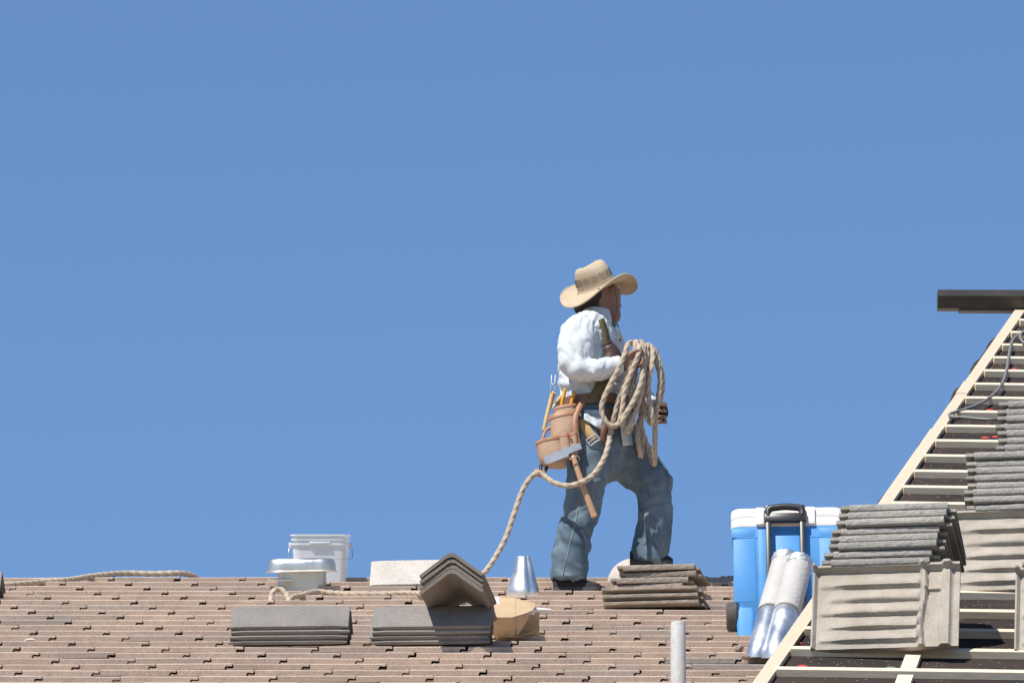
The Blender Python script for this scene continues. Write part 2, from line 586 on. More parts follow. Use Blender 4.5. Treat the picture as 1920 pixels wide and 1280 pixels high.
# plastic cap nails on the felt
M['cap_red'] = plain('red_plastic_cap', (0.62, 0.055, 0.04), 0.45)
M['cap_green'] = plain('green_plastic_cap', (0.16, 0.24, 0.15), 0.45)
def z3(x, y): return (1340 + x / 3.3103, 900 + y / 3.3103)
def z4(x, y): return (1600 + x / 2.7826, 500 + y / 2.7826)
for i, (p, m) in enumerate([(z3(545, 1155), 'cap_red'), (z3(1095, 1165), 'cap_green'), (z3(1820, 1187), 'cap_red'), (z3(512, 1011), 'cap_red'), (z3(592, 903), 'cap_red'),
                (z4(836, 536), 'cap_red'), (z4(648, 624), 'cap_red'), (z4(712, 749), 'cap_red'), (z4(760, 911), 'cap_red'), (z4(853, 349), 'cap_red'), (z4(690, 893), 'cap_red'), (z4(745, 889), 'cap_red')]):
    q = onR(p[0], p[1], -0.018)
    r = 0.015
    rings = [[q + UR * (rr * math.cos(t)) + VR * (rr * math.sin(t)) + NR * hh for t in [2 * math.pi * j / 12 for j in range(12)]] for rr, hh in ((r, 0.0005), (r, 0.002), (r * 0.7, 0.0035), (r * 0.2, 0.004))]
    MB().loft(rings).build('nail_cap', M[m], wroof)

# grey cable lying over the battens
M['cable'] = plain('grey_cable_sheath', (0.20, 0.19, 0.18), 0.5)
def z6(x, y): return (1720 + x / 4.265, 520 + y / 4.265)
pts = [(1010, 640), (940, 560), (880, 470), (835, 450), (800, 466), (760, 510), (742, 570), (728, 650), (715, 730), (690, 820), (650, 890), (600, 940), (530, 992), (450, 1030), (370, 1055), (300, 1075), (262, 1090), (258, 1106), (300, 1115), (380, 1119), (450, 1126), (530, 1133), (600, 1135), (680, 1126), (735, 1108), (800, 1098)]
P = [onR(*z6(*p), 0.0085) for p in pts]
mb = MB().tube(spline(P, 5), 0.0052, 8)
pts = [(1010, 560), (900, 540), (850, 520), (826, 490), (822, 462), (840, 440), (870, 425), (960, 420)]
P = [onR(*z6(*p), 0.0165) for p in pts]
mb.tube(spline(P, 5), 0.0052, 8)
setp(mb.build('power_cable', M['cable'], smooth=True), 'thin grey cable draped in a bend over the pine battens', 'cable')

# dark bronze metal trim lying along the top of the wing
q = PT(1759, 557, 30.35)
M['bronze_top'] = M['bronze']
br = empty('metal_trim', PT(1905, 573, 30.35), 'long dark bronze metal trim jutting out past the top of the battened roof', 'metal trim')
yw = R(0.6)
axb = (Vector((math.cos(yw), math.sin(yw), 0)), Vector((-math.sin(yw), math.cos(yw), 0)), Z)
S = 15760 / 30.35
# profile (depth, height): upper strip set forward, lower face sloping back underneath
prof = [(0.0, 0.064), (0.0, 0.040), (0.004, 0.036), (0.030, 0.004), (0.034, 0.0), (0.075, 0.0), (0.075, 0.064)]
c = PT(1759, 573.5, 30.35)
mb = MB()
mb.prism(prof, c, (axb[1], Z, axb[0]), 2.2)
mb.build('channel', M['bronze'], br)
mb = MB().box(c + axb[0] * 1.13 + axb[1] * 0.06 - Z * 0.003, axb, (2.1, 0.04, 0.006))
mb.build('bottom_flange', M['bronze'], br)

# ------------------------------------------------------------------ loose tiles
def rough_tile(name, W, L, t, mat, seed, amp=0.0006):
    """flat interlocking tile: x width, y away from its nose, z up; nose cut rough"""
    r = random.Random(seed)
    nx = 22
    rows = []
    for (y, z, k) in ((0.004, 0.0, 1), (0.0, 0.004, 1), (-0.001, t * 0.5, 1), (0.0, t - 0.004, 1), (0.005, t, 1), (L, t, 0), (L, 0.0, 0)):
        row = []
        for i in range(nx + 1):
            x = W * i / nx
            j = amp * k
            row.append(Vector((x + r.uniform(-j, j) * 0.5, y + r.uniform(-j, j), z + r.uniform(-j, j) * 0.7)))
        rows.append(row)
    n = nx + 1
    V = [p for row in rows for p in row]
    F = []
    m = len(rows)
    for i in range(m):
        a, b = i, (i + 1) % m
        for j in range(nx):
            F.append((a * n + j, a * n + j + 1, b * n + j + 1, b * n + j))
    F.append(tuple(i * n for i in range(m)))
    F.append(tuple(i * n + nx for i in range(m - 1, -1, -1)))
    mb = MB().add(V, F)
    # interlock ledges on both sides
    mb.box((-0.014, L / 2 + 0.004, t * 0.74), AX, (0.028, L - 0.01, t * 0.45))
    mb.box((W + 0.011, L / 2 + 0.010, t * 0.2), AX, (0.022, L - 0.03, t * 0.38))
    # hanging lugs under the head
    for lx in (0.06, W - 0.06): mb.box((lx, L - 0.03, -0.006), AX, (0.03, 0.02, 0.014))
    me = bpy.data.meshes.new(name)
    me.from_pydata(mb.V, [], mb.F)
    bm = bmesh.new(); bm.from_mesh(me); bmesh.ops.recalc_face_normals(bm, faces=bm.faces); bm.to_mesh(me); bm.free()
    me.materials.append(mat)
    return me
ROUGH = [rough_tile('stacked_tile', 0.285, 0.42, 0.0225, M['grey_tile'], s_) for s_ in (1, 2, 3, 4)]

def put(me, name, org, ax, label, cat, group=None):
    o = bpy.data.objects.new(name, me)
    COL.objects.link(o)
    Mx = Matrix(ax).transposed().to_4x4()
    Mx.translation = org
    o.matrix_world = Mx
    return setp(o, label, cat, group)

def underside_tile(name):
    """tile standing on its long side and showing its ribbed back; x along, z up the face, -y towards the viewer"""
    L, H, T = 0.425, 0.295, 0.016
    nx, nz = 90, 72
    def sm(a, b, x):
        t = min(1, max(0, (x - a) / (b - a)))
        return t * t * (3 - 2 * t)
    V = []
    for j in range(nz + 1):
        w = H * j / nz
        for i in range(nx + 1):
            u = L * i / nx
            h = 0.0
            inside = sm(0.012, 0.03, u) * (1 - sm(0.305, 0.315, u))
            ph = (w - 0.018) / 0.05
            f = ph - math.floor(ph)
            k = math.floor(ph)
            a0 = 0.03 + 0.035 * (k % 2)
            ridge = sm(0.02, 0.12, f) * (1 - sm(0.22, 0.95, f))
            belly = 0.45 + 0.55 * sm(a0, a0 + 0.09, u) * (1 - 0.5 * sm(0.19, 0.29, u) * (k % 2))
            if 0 <= k < 5: h += 0.0135 * ridge * belly * inside * (sm(a0 - 0.03, a0, u) if k % 2 else 1)
            h += 0.016 * sm(0.306, 0.314, u + 0.006 * math.sin(w * 22)) * (1 - sm(0.322, 0.330, u + 0.006 * math.sin(w * 22)))
            h += 0.013 * sm(0.366, 0.376, u + 0.004 * math.sin(w * 17)) * (1 - sm(0.398, 0.404, u))
            h += 0.013 * (1 - sm(0.006, 0.013, u))
            h += 0.020 * sm(H - 0.014, H - 0.011, w)
            if 0.325 < u < 0.37: h += 0.008 * sm(0.200, 0.205, w) * (1 - sm(0.212, 0.218, w))
            h += 0.0012 * noise.noise(Vector((u * 30, w * 30, 2.0)))
            V.append(Vector((u, -h, w)))
    n = nx + 1
    F = [(j * n + i, j * n + i + 1, (j + 1) * n + i + 1, (j + 1) * n + i) for j in range(nz) for i in range(nx)]
    # plain back, rim
    B = len(V)
    rim = [i for i in range(n)] + [j * n + nx for j in range(1, nz + 1)] + [nz * n + i for i in range(nx - 1, -1, -1)] + [j * n for j in range(nz - 1, 0, -1)]
    for i in rim: V.append(Vector((V[i].x, T, V[i].z)))
    m = len(rim)
    for a in range(m): F.append((rim[a], B + a, B + (a + 1) % m, rim[(a + 1) % m]))
    F.append(tuple(B + a for a in range(m)))
    me = bpy.data.meshes.new(name)
    me.from_pydata(V, [], F)
    bm = bmesh.new(); bm.from_mesh(me); bmesh.ops.recalc_face_normals(bm, faces=bm.faces); bm.to_mesh(me); bm.free()
    me.polygons.foreach_set('use_smooth', [True] * len(me.polygons))
    me.set_sharp_from_angle(angle=R(50))
    me.materials.append(M['under'])
    return me
UNDER = underside_tile('prop_tile')

def pile(px, py, n, label_prop, label_tile, group, rs, shift=None, yaw=R(-7.5), pile_px=None, split=None, sstep=0.0068):
    """a propped tile standing on the battens with a level pile of tiles resting on it; px,py = lower left corner of the prop"""
    r = random.Random(rs)
    base = onR(px, py, 0.002)
    a = Vector((math.cos(yaw), math.sin(yaw), 0))
    bk_ = Vector((-math.sin(yaw), math.cos(yaw), 0))
    lean = R(25)
    up = (Z * math.cos(lean) + bk_ * math.sin(lean)).normalized()
    put(UNDER, 'prop_tile', base, (a, a.cross(up) * -1, up), label_prop, 'roof tile')
    ftop = base + up * 0.295
    # dip so that the heads rest on the battens
    dip = R(6.5)
    d = bk_ * math.cos(dip) - Z * math.sin(dip)
    nrm = a.cross(d)
    org = ftop - bk_ * 0.03 + a * 0.03 + Z * 0.004
    if pile_px:
        q = PT(pile_px, 1000, org.y)
        org = org + a * ((q.x - org.x) / a.x)
    for k in range(n):
        sx = sstep * k + r.uniform(-0.006, 0.006)
        if split and k >= split: sx += 0.088
        o = org + a * sx + nrm * (0.0236 * k) + d * (r.uniform(-0.006, 0.006))
        j = r.uniform(-0.012, 0.012)
        aa = rot((a, d, nrm), nrm, j)
        put(ROUGH[r.randrange(4)], 'stacked_tile', o, aa, label_tile % ordn(k, n), 'roof tile', group)
pile(1520, 1218, 8, 'pale roof tile standing on edge with ribbed back outward, under the pile beside the cooler', 'rough grey tile, %s in the pile in front of the cooler', 'tiles piled in front of the cooler', 1, pile_px=1560)
pile(1776, 1108, 15, 'pale ribbed roof tile propping up the tall pile higher up the battens', 'rough grey roof tile, %s in the tall pile below the grey cable', 'tiles in the tall pile on the battens', 2, pile_px=1826, split=8, sstep=0.001)
pile(1902, 1221, 7, 'pale ribbed roof tile standing on edge, only its end showing past the black shadow', 'rough grey roof tile, %s in the pile past the lowest battens', 'tiles piled at the end of the battens', 3, pile_px=1935)

# flat tiles stacked by the worker's feet
def lipped_tile(name, W, D, mat, seed):
    r = random.Random(seed)
    prof = [(0.0, 0.012), (0.0, 0.023), (0.002, 0.025), (D, 0.025), (D, 0.0), (0.03, 0.0), (0.018, 0.008)]
    nx = 14
    rings = []
    for i in range(nx + 1):
        x = W * i / nx
        rings.append([Vector((x + r.uniform(-1, 1) * 0.0006, p[0] + (r.uniform(-1, 1) * 0.0012 if p[0] < 0.01 else 0), p[1] + (r.uniform(-1, 1) * 0.0008))) for p in prof])
    mb = MB().loft(rings)
    mb.box((W + 0.011, D / 2 + 0.02, 0.008), AX, (0.022, D - 0.05, 0.010))
    me = bpy.data.meshes.new(name)
    me.from_pydata(mb.V, [], mb.F)
    bm = bmesh.new(); bm.from_mesh(me); bmesh.ops.recalc_face_normals(bm, faces=bm.faces); bm.to_mesh(me); bm.free()
    me.materials.append(mat)
    return me
FLAT = [lipped_tile('flat_tile', 0.43, 0.33, M['tan_tile'], s_) for s_ in (1, 2)]
FLAT2 = [rough_tile('flat_tile', 0.33, 0.36, 0.026, M['tan_tile'], s_, 0.0012) for s_ in (8, 9)]
b0 = onL(1128, 1140)
yw = R(-6)
a = Vector((math.cos(yw), math.sin(yw), 0)); dd = Vector((-math.sin(yw), math.cos(yw), 0))
tl = R(6.0)
d = dd * math.cos(tl) + Z * math.sin(tl)
for k in range(3):
    put(FLAT[k % 2], 'flat_tile', b0 + Z * (0.004 + 0.0335 * k) + a * (0.004 * (2 - k)), rot((a, d, a.cross(d)), Z, 0.008 * (k - 1)), 'tan lipped roof tile, %s of three by the worker\'s feet' % ('lowest', 'middle one', 'topmost')[k], 'roof tile', 'lipped tiles in the low stack')
b1 = onL(1150, 1119)
for k, (px, yaw_, dz) in enumerate([(1150, -3, 0.0), (1146, -8, 0.029), (1156, -5, 0.058), (1172, -9, 0.088), (1168, -6, 0.119)]):
    yw = R(yaw_)
    a = Vector((math.cos(yw), math.sin(yw), 0)); dd = Vector((-math.sin(yw), math.cos(yw), 0))
    tl = R(9 - k)
    d = dd * math.cos(tl) + Z * math.sin(tl)
    q = PT(px, 1100, b1.y)
    o = put(FLAT2[k % 2], 'flat_tile', Vector((q.x, b1.y + 0.02 * (k % 2), b1.z + 0.006 + dz)), (a, d, a.cross(d)), 'rough tan roof tile, %s in the heap under the worker\'s front foot' % ordn(k, 5), 'roof tile', 'tiles heaped under the front foot')
FOOT_TOP = b1.z + 0.006 + 0.119 + 0.026 + 0.02

# ridge tiles
def ridge_poly(ang, arm, th, r=0.035):
    out, inn = [], []
    N = 8
    for s in (-1,):
        pass
    ca, sa = math.cos(ang), math.sin(ang)
    # outer: straight arm, rounded top
    top = [(math.sin(t) * r, -r * (1 / ca) + r * math.cos(t) + r * (1 / ca - 1) * 0) for t in [ang * (i / N * 2 - 1) for i in range(N + 1)]]
    # centre of the round is r/cos below the sharp apex
    outer = [(-arm * ca, -arm * sa)] + [(x, z) for x, z in top] + [(arm * ca, -arm * sa)]
    inner = [(x * (1 - 0.0), z - th / ca) for x, z in outer]
    inner[0] = (outer[0][0] + th * sa, outer[0][1] - th * ca); inner[-1] = (outer[-1][0] - th * sa, outer[-1][1] - th * ca)
    return outer + inner[::-1]
def ridge_mesh(name, ang, arm, th, L, mat, seed=1):
    poly = ridge_poly(ang, arm, th)
    n = len(poly) // 2
    r = random.Random(seed)
    mb = MB()
    rings = []
    for i in range(9):
        x = L * i / 8
        sc = 1.0
        e = 0.003 if i in (0, 8) else 0
        rings.append([Vector((x + (r.uniform(-0.001, 0.001)), p[0] * (1 - e), p[1] + (-e if k < n else e) + r.uniform(-0.0006, 0.0006))) for k, p in enumerate(poly)])
    V = [p for q in rings for p in q]
    m = len(poly)
    F = []
    for i in range(8):
        for j in range(m):
            k = (j + 1) % m
            F.append((i * m + j, i * m + k, (i + 1) * m + k, (i + 1) * m + j))
    for i, s in ((0, 1), (8, -1)):
        for j in range(n - 1):
            q = (i * m + j, i * m + j + 1, i * m + m - 2 - j, i * m + m - 1 - j)
            F.append(q if s > 0 else q[::-1])
    me = bpy.data.meshes.new(name)
    me.from_pydata(V, [], F)
    bm = bmesh.new(); bm.from_mesh(me); bmesh.ops.recalc_face_normals(bm, faces=bm.faces); bm.to_mesh(me); bm.free()
    me.polygons.foreach_set('use_smooth', [True] * len(me.polygons))
    me.set_sharp_from_angle(angle=R(28))
    me.materials.append(mat)
    return me
RA, RARM = R(37), 0.162
RIDGE = [ridge_mesh('ridge_tile', RA, RARM, 0.0165, 0.50, M['ridge_tile'], s_) for s_ in (1, 2)]
def ridge_stack(px, py, n, yaw, label, group, rs, step=0.0215):
    """side-on stack: px,py = lower left corner of the lowest tile's front edge"""
    r = random.Random(rs)
    b = onL(px, py)
    a = Vector((math.cos(yaw), math.sin(yaw), 0)); dd = Vector((-math.sin(yaw), math.cos(yaw), 0))
    tl = R(12)
    d = dd * math.cos(tl) + Z * math.sin(tl)
    nn = a.cross(d)
    org = b + d * (RARM * math.cos(RA)) + nn * (RARM * math.sin(RA) + 0.018)
    for k in range(n):
        o = org + nn * (step * k) + a * (r.uniform(-0.006, 0.006) + 0.003 * k) + d * r.uniform(-0.003, 0.003)
        put(RIDGE[k % 2], 'ridge_tile', o, rot((a, d, nn), nn, r.uniform(-0.006, 0.006)), label % ordn(k, n), 'ridge tile', group)
    return org + nn * (step * (n - 1)), a, d, nn
ridge_stack(430, 1211, 4, R(-2.5), 'smooth grey ridge tile, %s in the stack below the rope loop', 'ridge tiles stacked below the rope loop', 1)
top, a, d, nn = ridge_stack(694, 1211, 4, R(-2.5), 'smooth grey ridge tile, %s in the side-on stack beside the torn carton', 'ridge tiles stacked beside the torn carton', 2)
ridge_stack(-206, 1123, 2, R(-2.5), 'dark ended ridge tile, %s in the stack beside the loose rope', 'ridge tiles stacked by the loose rope', 3)
# end-on stack lying across the lower one
RIDGE2 = [ridge_mesh('ridge_tile', RA, 0.172, 0.019, 0.46, concrete('coarse_ridge_concrete', (0.19, 0.166, 0.143), (0.155, 0.135, 0.115), (0.17, 0.154, 0.138), 0.003, 0.3), s_) for s_ in (5, 6)]
q = PT(847, 1085, top.y - 0.27)
for k in range(4):
    yw = R(90 - 7 + 0.8 * (k % 3))
    a2 = Vector((math.cos(yw), math.sin(yw), 0)); d2 = Vector((-math.sin(yw), math.cos(yw), 0))
    tl = R(-2)
    a2 = a2 * math.cos(tl) + Z * math.sin(tl)
    n2 = a2.cross(d2)
    o = Vector((q.x, q.y, top.z + 0.184 * math.sin(RA) - 0.012 + 0.0235 * k)) + d2 * (0.002 * (k % 2)) + a2 * (0.006 * ((k * 2) % 3))
    put(RIDGE2[k % 2], 'ridge_tile', o, (a2, d2, n2), 'coarse ridge tile seen end-on, %s in the nest across another stack' % ordn(k, 4), 'ridge tile', 'nested ridge tiles seen end-on')
# single pale ridge tile and pale rounded end tile on the ridge
PALE = ridge_mesh('ridge_tile', R(46), 0.19, 0.016, 0.36, M['pale_tile'], 4)
b = onL(693, 1097)
yw = R(-4); a = Vector((math.cos(yw), math.sin(yw), 0)); dd = Vector((-math.sin(yw), math.cos(yw), 0))
tl = R(10); d = dd * math.cos(tl) + Z * math.sin(tl); nn = a.cross(d)
put(PALE, 'ridge_tile', b + d * (0.19 * math.cos(R(46))) + nn * (0.19 * math.sin(R(46)) + 0.004), (a, d, nn), 'single pale ridge tile lying on the roof behind the nested stack', 'ridge tile')
mb = MB()
b = onL(1134, 1088)
yw = R(68); a = Vector((math.cos(yw), math.sin(yw), 0)); dd = Vector((-math.sin(yw), math.cos(yw), 0))
rings = []
for i in range(22):
    t = i / 21
    r_ = 0.112 * (math.sin(min(1, t / 0.45) * math.pi / 2)) ** 0.8 if t > 0 else 0.004
    x = 0.24 * t
    rings.append([b + a * x + dd * (-0.10 - r_ * math.cos(u)) + Z * (r_ * math.sin(u) * 0.98) for u in [math.pi * j / 16 for j in range(17)]])
V = [p for q in rings for p in q]
F = [(i * 17 + j, i * 17 + j + 1, (i + 1) * 17 + j + 1, (i + 1) * 17 + j) for i in range(21) for j in range(16)]
o = mesh('hip_end_tile', V, F, M['pale_tile'], smooth=True)
sm_ = o.modifiers.new('thickness', 'SOLIDIFY'); sm_.thickness = 0.014; sm_.offset = -1
setp(o, 'pale rounded end tile behind the heap under the worker\'s front foot', 'ridge tile')

# ------------------------------------------------------------------ materials of the loose things
def m_galv(name, col=(0.74, 0.76, 0.78), rough=0.36):
    t = NT(name)
    t.coords(rnd=True)
    vo = t.n('ShaderNodeTexVoronoi'); vo.inputs['Scale'].default_value = 55
    t.l(t.c, vo.inputs['Vector'])
    a = t.noise(9, 3)
    col2 = t.mix(t.math('MULTIPLY', vo.outputs['Color'], 0.25), col, tuple(c * 0.72 for c in col))
    t.base(col2)
    t.l(t.ramp(a, [(0.3, (rough * 0.7,) * 3), (0.7, (rough * 1.5,) * 3)]), t.b.inputs['Roughness'])
    t.set(Metallic=0.92)
    return t.m
M['galv'] = m_galv('galvanised_steel')
M['galv_dull'] = m_galv('dull_galvanised_steel', (0.66, 0.67, 0.64), 0.42)
def m_bucket():
    t = NT('translucent_white_plastic')
    t.base((0.80, 0.83, 0.84)); t.set(Roughness=0.4)
    tr = t.n('ShaderNodeBsdfTranslucent'); tr.inputs[0].default_value = (0.82, 0.86, 0.88, 1)
    mx = t.n('ShaderNodeMixShader'); mx.inputs[0].default_value = 0.35
    out = t.t.nodes['Material Output']
    t.l(t.b.outputs[0], mx.inputs[1]); t.l(tr.outputs[0], mx.inputs[2]); t.l(mx.outputs[0], out.inputs[0])
    return t.m
M['bucket'] = m_bucket()
M['wire'] = plain('bail_wire', (0.5, 0.5, 0.5), 0.35, 0.9)
M['blue'] = plain('blue_plastic', (0.075, 0.265, 0.57), 0.5, var=0.10, scale=6, spec=0.25)
M['whitep'] = plain('white_plastic', (0.74, 0.71, 0.685), 0.45, var=0.04, scale=6)
M['blackp'] = plain('black_plastic', (0.022, 0.022, 0.023), 0.38, var=0.2)
M['rubber'] = plain('wheel_rubber', (0.075, 0.068, 0.06), 0.8, var=0.25, scale=40)
M['pipe'] = plain('grey_painted_pipe', (0.50, 0.49, 0.475), 0.65, var=0.10, scale=30, bump=0.002)
M['wrap'] = plain('pale_duct_wrap', (0.46, 0.44, 0.415), 0.7, var=0.09, scale=12, bump=0.004)
M['kraft'] = plain('kraft_cardboard', (0.47, 0.335, 0.20), 0.8, var=0.10, scale=14, bump=0.002)
M['paper'] = plain('white_paper_label', (0.82, 0.80, 0.77), 0.7, var=0.03)
def m_rope():
    t = NT('manila_rope')
    t.coords(rnd=True)
    a = t.noise(60, 4, 0.7); b = t.noise(9, 2)
    col = t.mix(t.ramp(a, [(0.3, (0, 0, 0)), (0.7, (1, 1, 1))]), (0.32, 0.25, 0.18), (0.52, 0.435, 0.325))
    col = t.mix(t.math('MULTIPLY', b, 0.35), col, (0.50, 0.44, 0.36))
    t.base(col); t.set(Roughness=0.9); t.bump(t.noise(300, 3), 0.0015)
    t.b.inputs['Specular IOR Level'].default_value = 0.15
    return t.m
M['rope'] = m_rope()

def rope_mesh(mb, ctrl, r=0.0125, lay=0.044, n=15, step=0.0045, sub=10):
    P = resample(spline(ctrl, sub), step)
    rings = []
    N = (P[1] - P[0]).orthogonal().normalized()
    for i, p in enumerate(P):
        t = (P[min(i + 1, len(P) - 1)] - P[max(i - 1, 0)]).normalized()
        N = (N - t * N.dot(t)).normalized()
        B = t.cross(N)
        ph = 2 * math.pi * i * step / (lay * 3) 
        ring = []
        for j in range(n):
            a = 2 * math.pi * j / n
            rr = r * (0.70 + 0.36 * abs(math.cos(1.5 * (a - ph))) ** 0.8)
            ring.append(p + (N * math.cos(a) + B * math.sin(a)) * rr)
        rings.append(ring)
    mb.loft(rings)

# rope lying over the ridge
pts = [(-60, 1106, 38.25), (-20, 1103, 38.35), (20, 1099, 38.5), (70, 1094, 38.65), (125, 1090, 38.8), (170, 1083, 39.0), (205, 1079, 39.12), (240, 1077, 39.2), (290, 1078, 39.22), (330, 1077, 39.25), (352, 1079, 39.33), (368, 1086, 39.42), (385, 1100, 39.6)]
mb = MB(); rope_mesh(mb, [PT(*p) + Z * 0.008 for p in pts], 0.0135)
setp(mb.build('loose_rope', M['rope'], smooth=True), 'loose twisted rope lying over the bare ridge beside the dark stack end', 'rope')

# ------------------------------------------------------------------ bucket and vent
def rrect(w, d, r, n=6):
    out = []
    for cx, cy, a0 in ((w / 2 - r, d / 2 - r, 0), (-w / 2 + r, d / 2 - r, 90), (-w / 2 + r, -d / 2 + r, 180), (w / 2 - r, -d / 2 + r, 270)):
        for k in range(n + 1):
            a = R(a0 + 90 * k / n)
            out.append((cx + r * math.cos(a), cy + r * math.sin(a)))
    return out
def rr_loft(mb, c, ax, secs, cap=True):
    """secs: (w, d, r, z) rounded-rectangle sections stacked along ax[2]"""
    rings = []
    for w, d, r, z in secs:
        rings.append([Vector(c) + ax[0] * p[0] + ax[1] * p[1] + ax[2] * z for p in rrect(w, d, r)])
    mb.loft(rings, cap)
    return mb
Yb = 38.92
s = 15760 / Yb
bl, br_, bt = PT(549, 1086, Yb), PT(651, 1086, Yb), PT(600, 998, Yb)
bc = Vector(((bl.x + br_.x) / 2, Yb + 0.125, roofL(Yb) + 0.004))
H = bt.z - bc.z + 0.014
bucket = empty('plastic_bucket', bc, 'square translucent white plastic bucket behind the metal roof vent', 'bucket')
W0, W1 = 0.247, 0.272
mb = MB()
secs = [(W0 - 0.02, W0 - 0.03, 0.03, 0.0), (W0, W0 - 0.01, 0.035, 0.008), (W1 - 0.008, W1 - 0.018, 0.035, H - 0.052), (W1 + 0.004, W1 - 0.006, 0.037, H - 0.050), (W1 + 0.004, W1 - 0.006, 0.037, H - 0.044), (W1 - 0.006, W1 - 0.016, 0.035, H - 0.042), (W1 - 0.005, W1 - 0.015, 0.035, H - 0.030), (W1 + 0.006, W1 - 0.004, 0.037, H - 0.028), (W1 + 0.006, W1 - 0.004, 0.037, H - 0.022), (W1 - 0.004, W1 - 0.014, 0.035, H - 0.020), (W1 - 0.002, W1 - 0.012, 0.035, H - 0.008), (W1 + 0.014, W1 + 0.004, 0.04, H - 0.006), (W1 + 0.014, W1 + 0.004, 0.04, H), (W1 + 0.004, W1 - 0.006, 0.036, H),
        (W1 - 0.010, W1 - 0.020, 0.034, H - 0.01), (W0 - 0.006, W0 - 0.016, 0.033, 0.012), (W0 - 0.03, W0 - 0.04, 0.03, 0.010)]
BAX = (X, VT, NT_)
rr_loft(mb, bc, BAX, secs)
mb.build('tub', M['bucket'], bucket, smooth=40)
mb = MB().bbox(bc + VT * (-W1 / 2 + 0.002) + NT_ * (H - 0.040), BAX, (0.10, 0.012, 0.012), 0.004)
mb.build('grip', M['bucket'], bucket, smooth=40)
for sx in (-1, 1):
    mb = MB().bbox(bc + X * (sx * (W1 / 2 + 0.008)) - VT * 0.02 + NT_ * (H - 0.052), BAX, (0.016, 0.03, 0.028), 0.004)
    mb.build('ear', M['bucket'], bucket, smooth=40)
e1, e2 = bc - X * (W1 / 2 + 0.013) - VT * 0.02 + NT_ * (H - 0.056), bc + X * (W1 / 2 + 0.013) - VT * 0.02 + NT_ * (H - 0.056)
mb = MB().tube(spline([e1, e1 + Vector((-0.004, -0.03, -0.05)), e1 + Vector((0.0, -0.10, -0.085)), e1 + Vector((0.03, -0.128, -0.093)), (e1 + e2) / 2 + Vector((0, -0.135, -0.098)), e2 + Vector((-0.03, -0.128, -0.093)), e2 + Vector((0.0, -0.10, -0.085)), e2 + Vector((0.004, -0.03, -0.05)), e2], 8), 0.0022, 6)
mb.build('bail', M['wire'], bucket, smooth=True)

Yv = 38.42
vb = onL(565, 1102)
vc = Vector((PT(566, 1100, Yv).x, Yv + 0.02, roofL(Yv) - 0.005))
vent = empty('metal_vent', vc, 'galvanised metal roof vent with a flat rounded cap in front of the bucket', 'roof vent')
ztop = PT(566, 1046, Yv).z - vc.z
zlip = PT(566, 1074.5, Yv + 0.02).z - vc.z + 0.004
mb = MB()
rr_loft(mb, vc, (X, VT, NT_), [(0.232, 0.22, 0.09, -0.04), (0.228, 0.215, 0.09, zlip + 0.01)])
mb.build('collar', M['galv_dull'], vent, smooth=40)
axv = rot((X, VT, NT_), Y_, R(-1.2))
mb = MB()
rr_loft(mb, vc, axv, [(0.30, 0.25, 0.07, zlip + 0.004), (0.335, 0.29, 0.075, zlip), (0.337, 0.292, 0.075, zlip + 0.003), (0.320, 0.275, 0.07, zlip + 0.008), (0.318, 0.273, 0.07, ztop - 0.028), (0.310, 0.265, 0.068, ztop - 0.014), (0.29, 0.245, 0.06, ztop - 0.004), (0.25, 0.20, 0.05, ztop)])
mb.build('cap', M['galv_dull'], vent, smooth=50)
mb = MB()
mb.box(vc + Vector((-0.10, -0.125, 0.006)), (X, VL, NL), (0.12, 0.10, 0.004))
mb.build('flashing', M['galv_dull'], vent)

# galvanised cone
cb = onL(981, 1113)
cb = Vector((cb.x, cb.y + 0.07, roofL(cb.y + 0.07)))
Hc = PT(985, 1044, cb.y).z - cb.z
rings = []
nc = 40
for k, t in enumerate((0, 0.02, 0.25, 0.5, 0.75, 0.97, 1.0)):
    ring = []
    for j in range(nc):
        a = 2 * math.pi * j / nc
        rr = 0.076 + (0.034 - 0.076) * t
        fold = 1.0 - 0.16 * math.exp(-((a - R(300)) / 0.16) ** 2) + 0.05 * math.exp(-((a - R(318)) / 0.1) ** 2)
        zz = Hc * t
        if k == 0: zz = -0.02 + math.sin(a) * 0.076 * math.tan(PITCH)
        if k >= 5: zz += 0.002 * math.cos(a * 2 + 0.4) - 0.003 * math.exp(-((a - R(262)) / 0.35) ** 2)
        ring.append(cb + Vector((rr * math.cos(a) * fold, rr * math.sin(a) * fold, zz)))
    rings.append(ring)
mb = MB().loft(rings, cap=False)
cone = mb.build('flashing_cone', M['galv'], smooth=60)
so = cone.modifiers.new('thickness', 'SOLIDIFY'); so.thickness = 0.0015
setp(cone, 'shiny galvanised sheet metal cone standing on the tiles beside the worker', 'metal cone')

# grey vent pipe through the roof
pb = Vector((PT(1272, 1280, 32.3).x, 32.3, roofL(32.3) - 0.1))
ptop = PT(1273, 1166, 32.3).z
mb = MB()
rings = []
for z, r_ in ((pb.z, 0.031), (ptop - 0.006, 0.0295), (ptop - 0.001, 0.0275), (ptop, 0.025), (ptop - 0.002, 0.022), (ptop - 0.08, 0.022)):
    rings.append([Vector((pb.x + 0.0006 * (ptop - z) * 0, pb.y, z)) + Vector((math.cos(a) * r_, math.sin(a) * r_, 0)) for a in [2 * math.pi * j / 24 for j in range(24)]])
mb.loft(rings)
setp(mb.build('vent_pipe', M['pipe'], smooth=40, origin=pb), 'plain grey vent pipe rising straight out of the tiled roof', 'vent pipe')

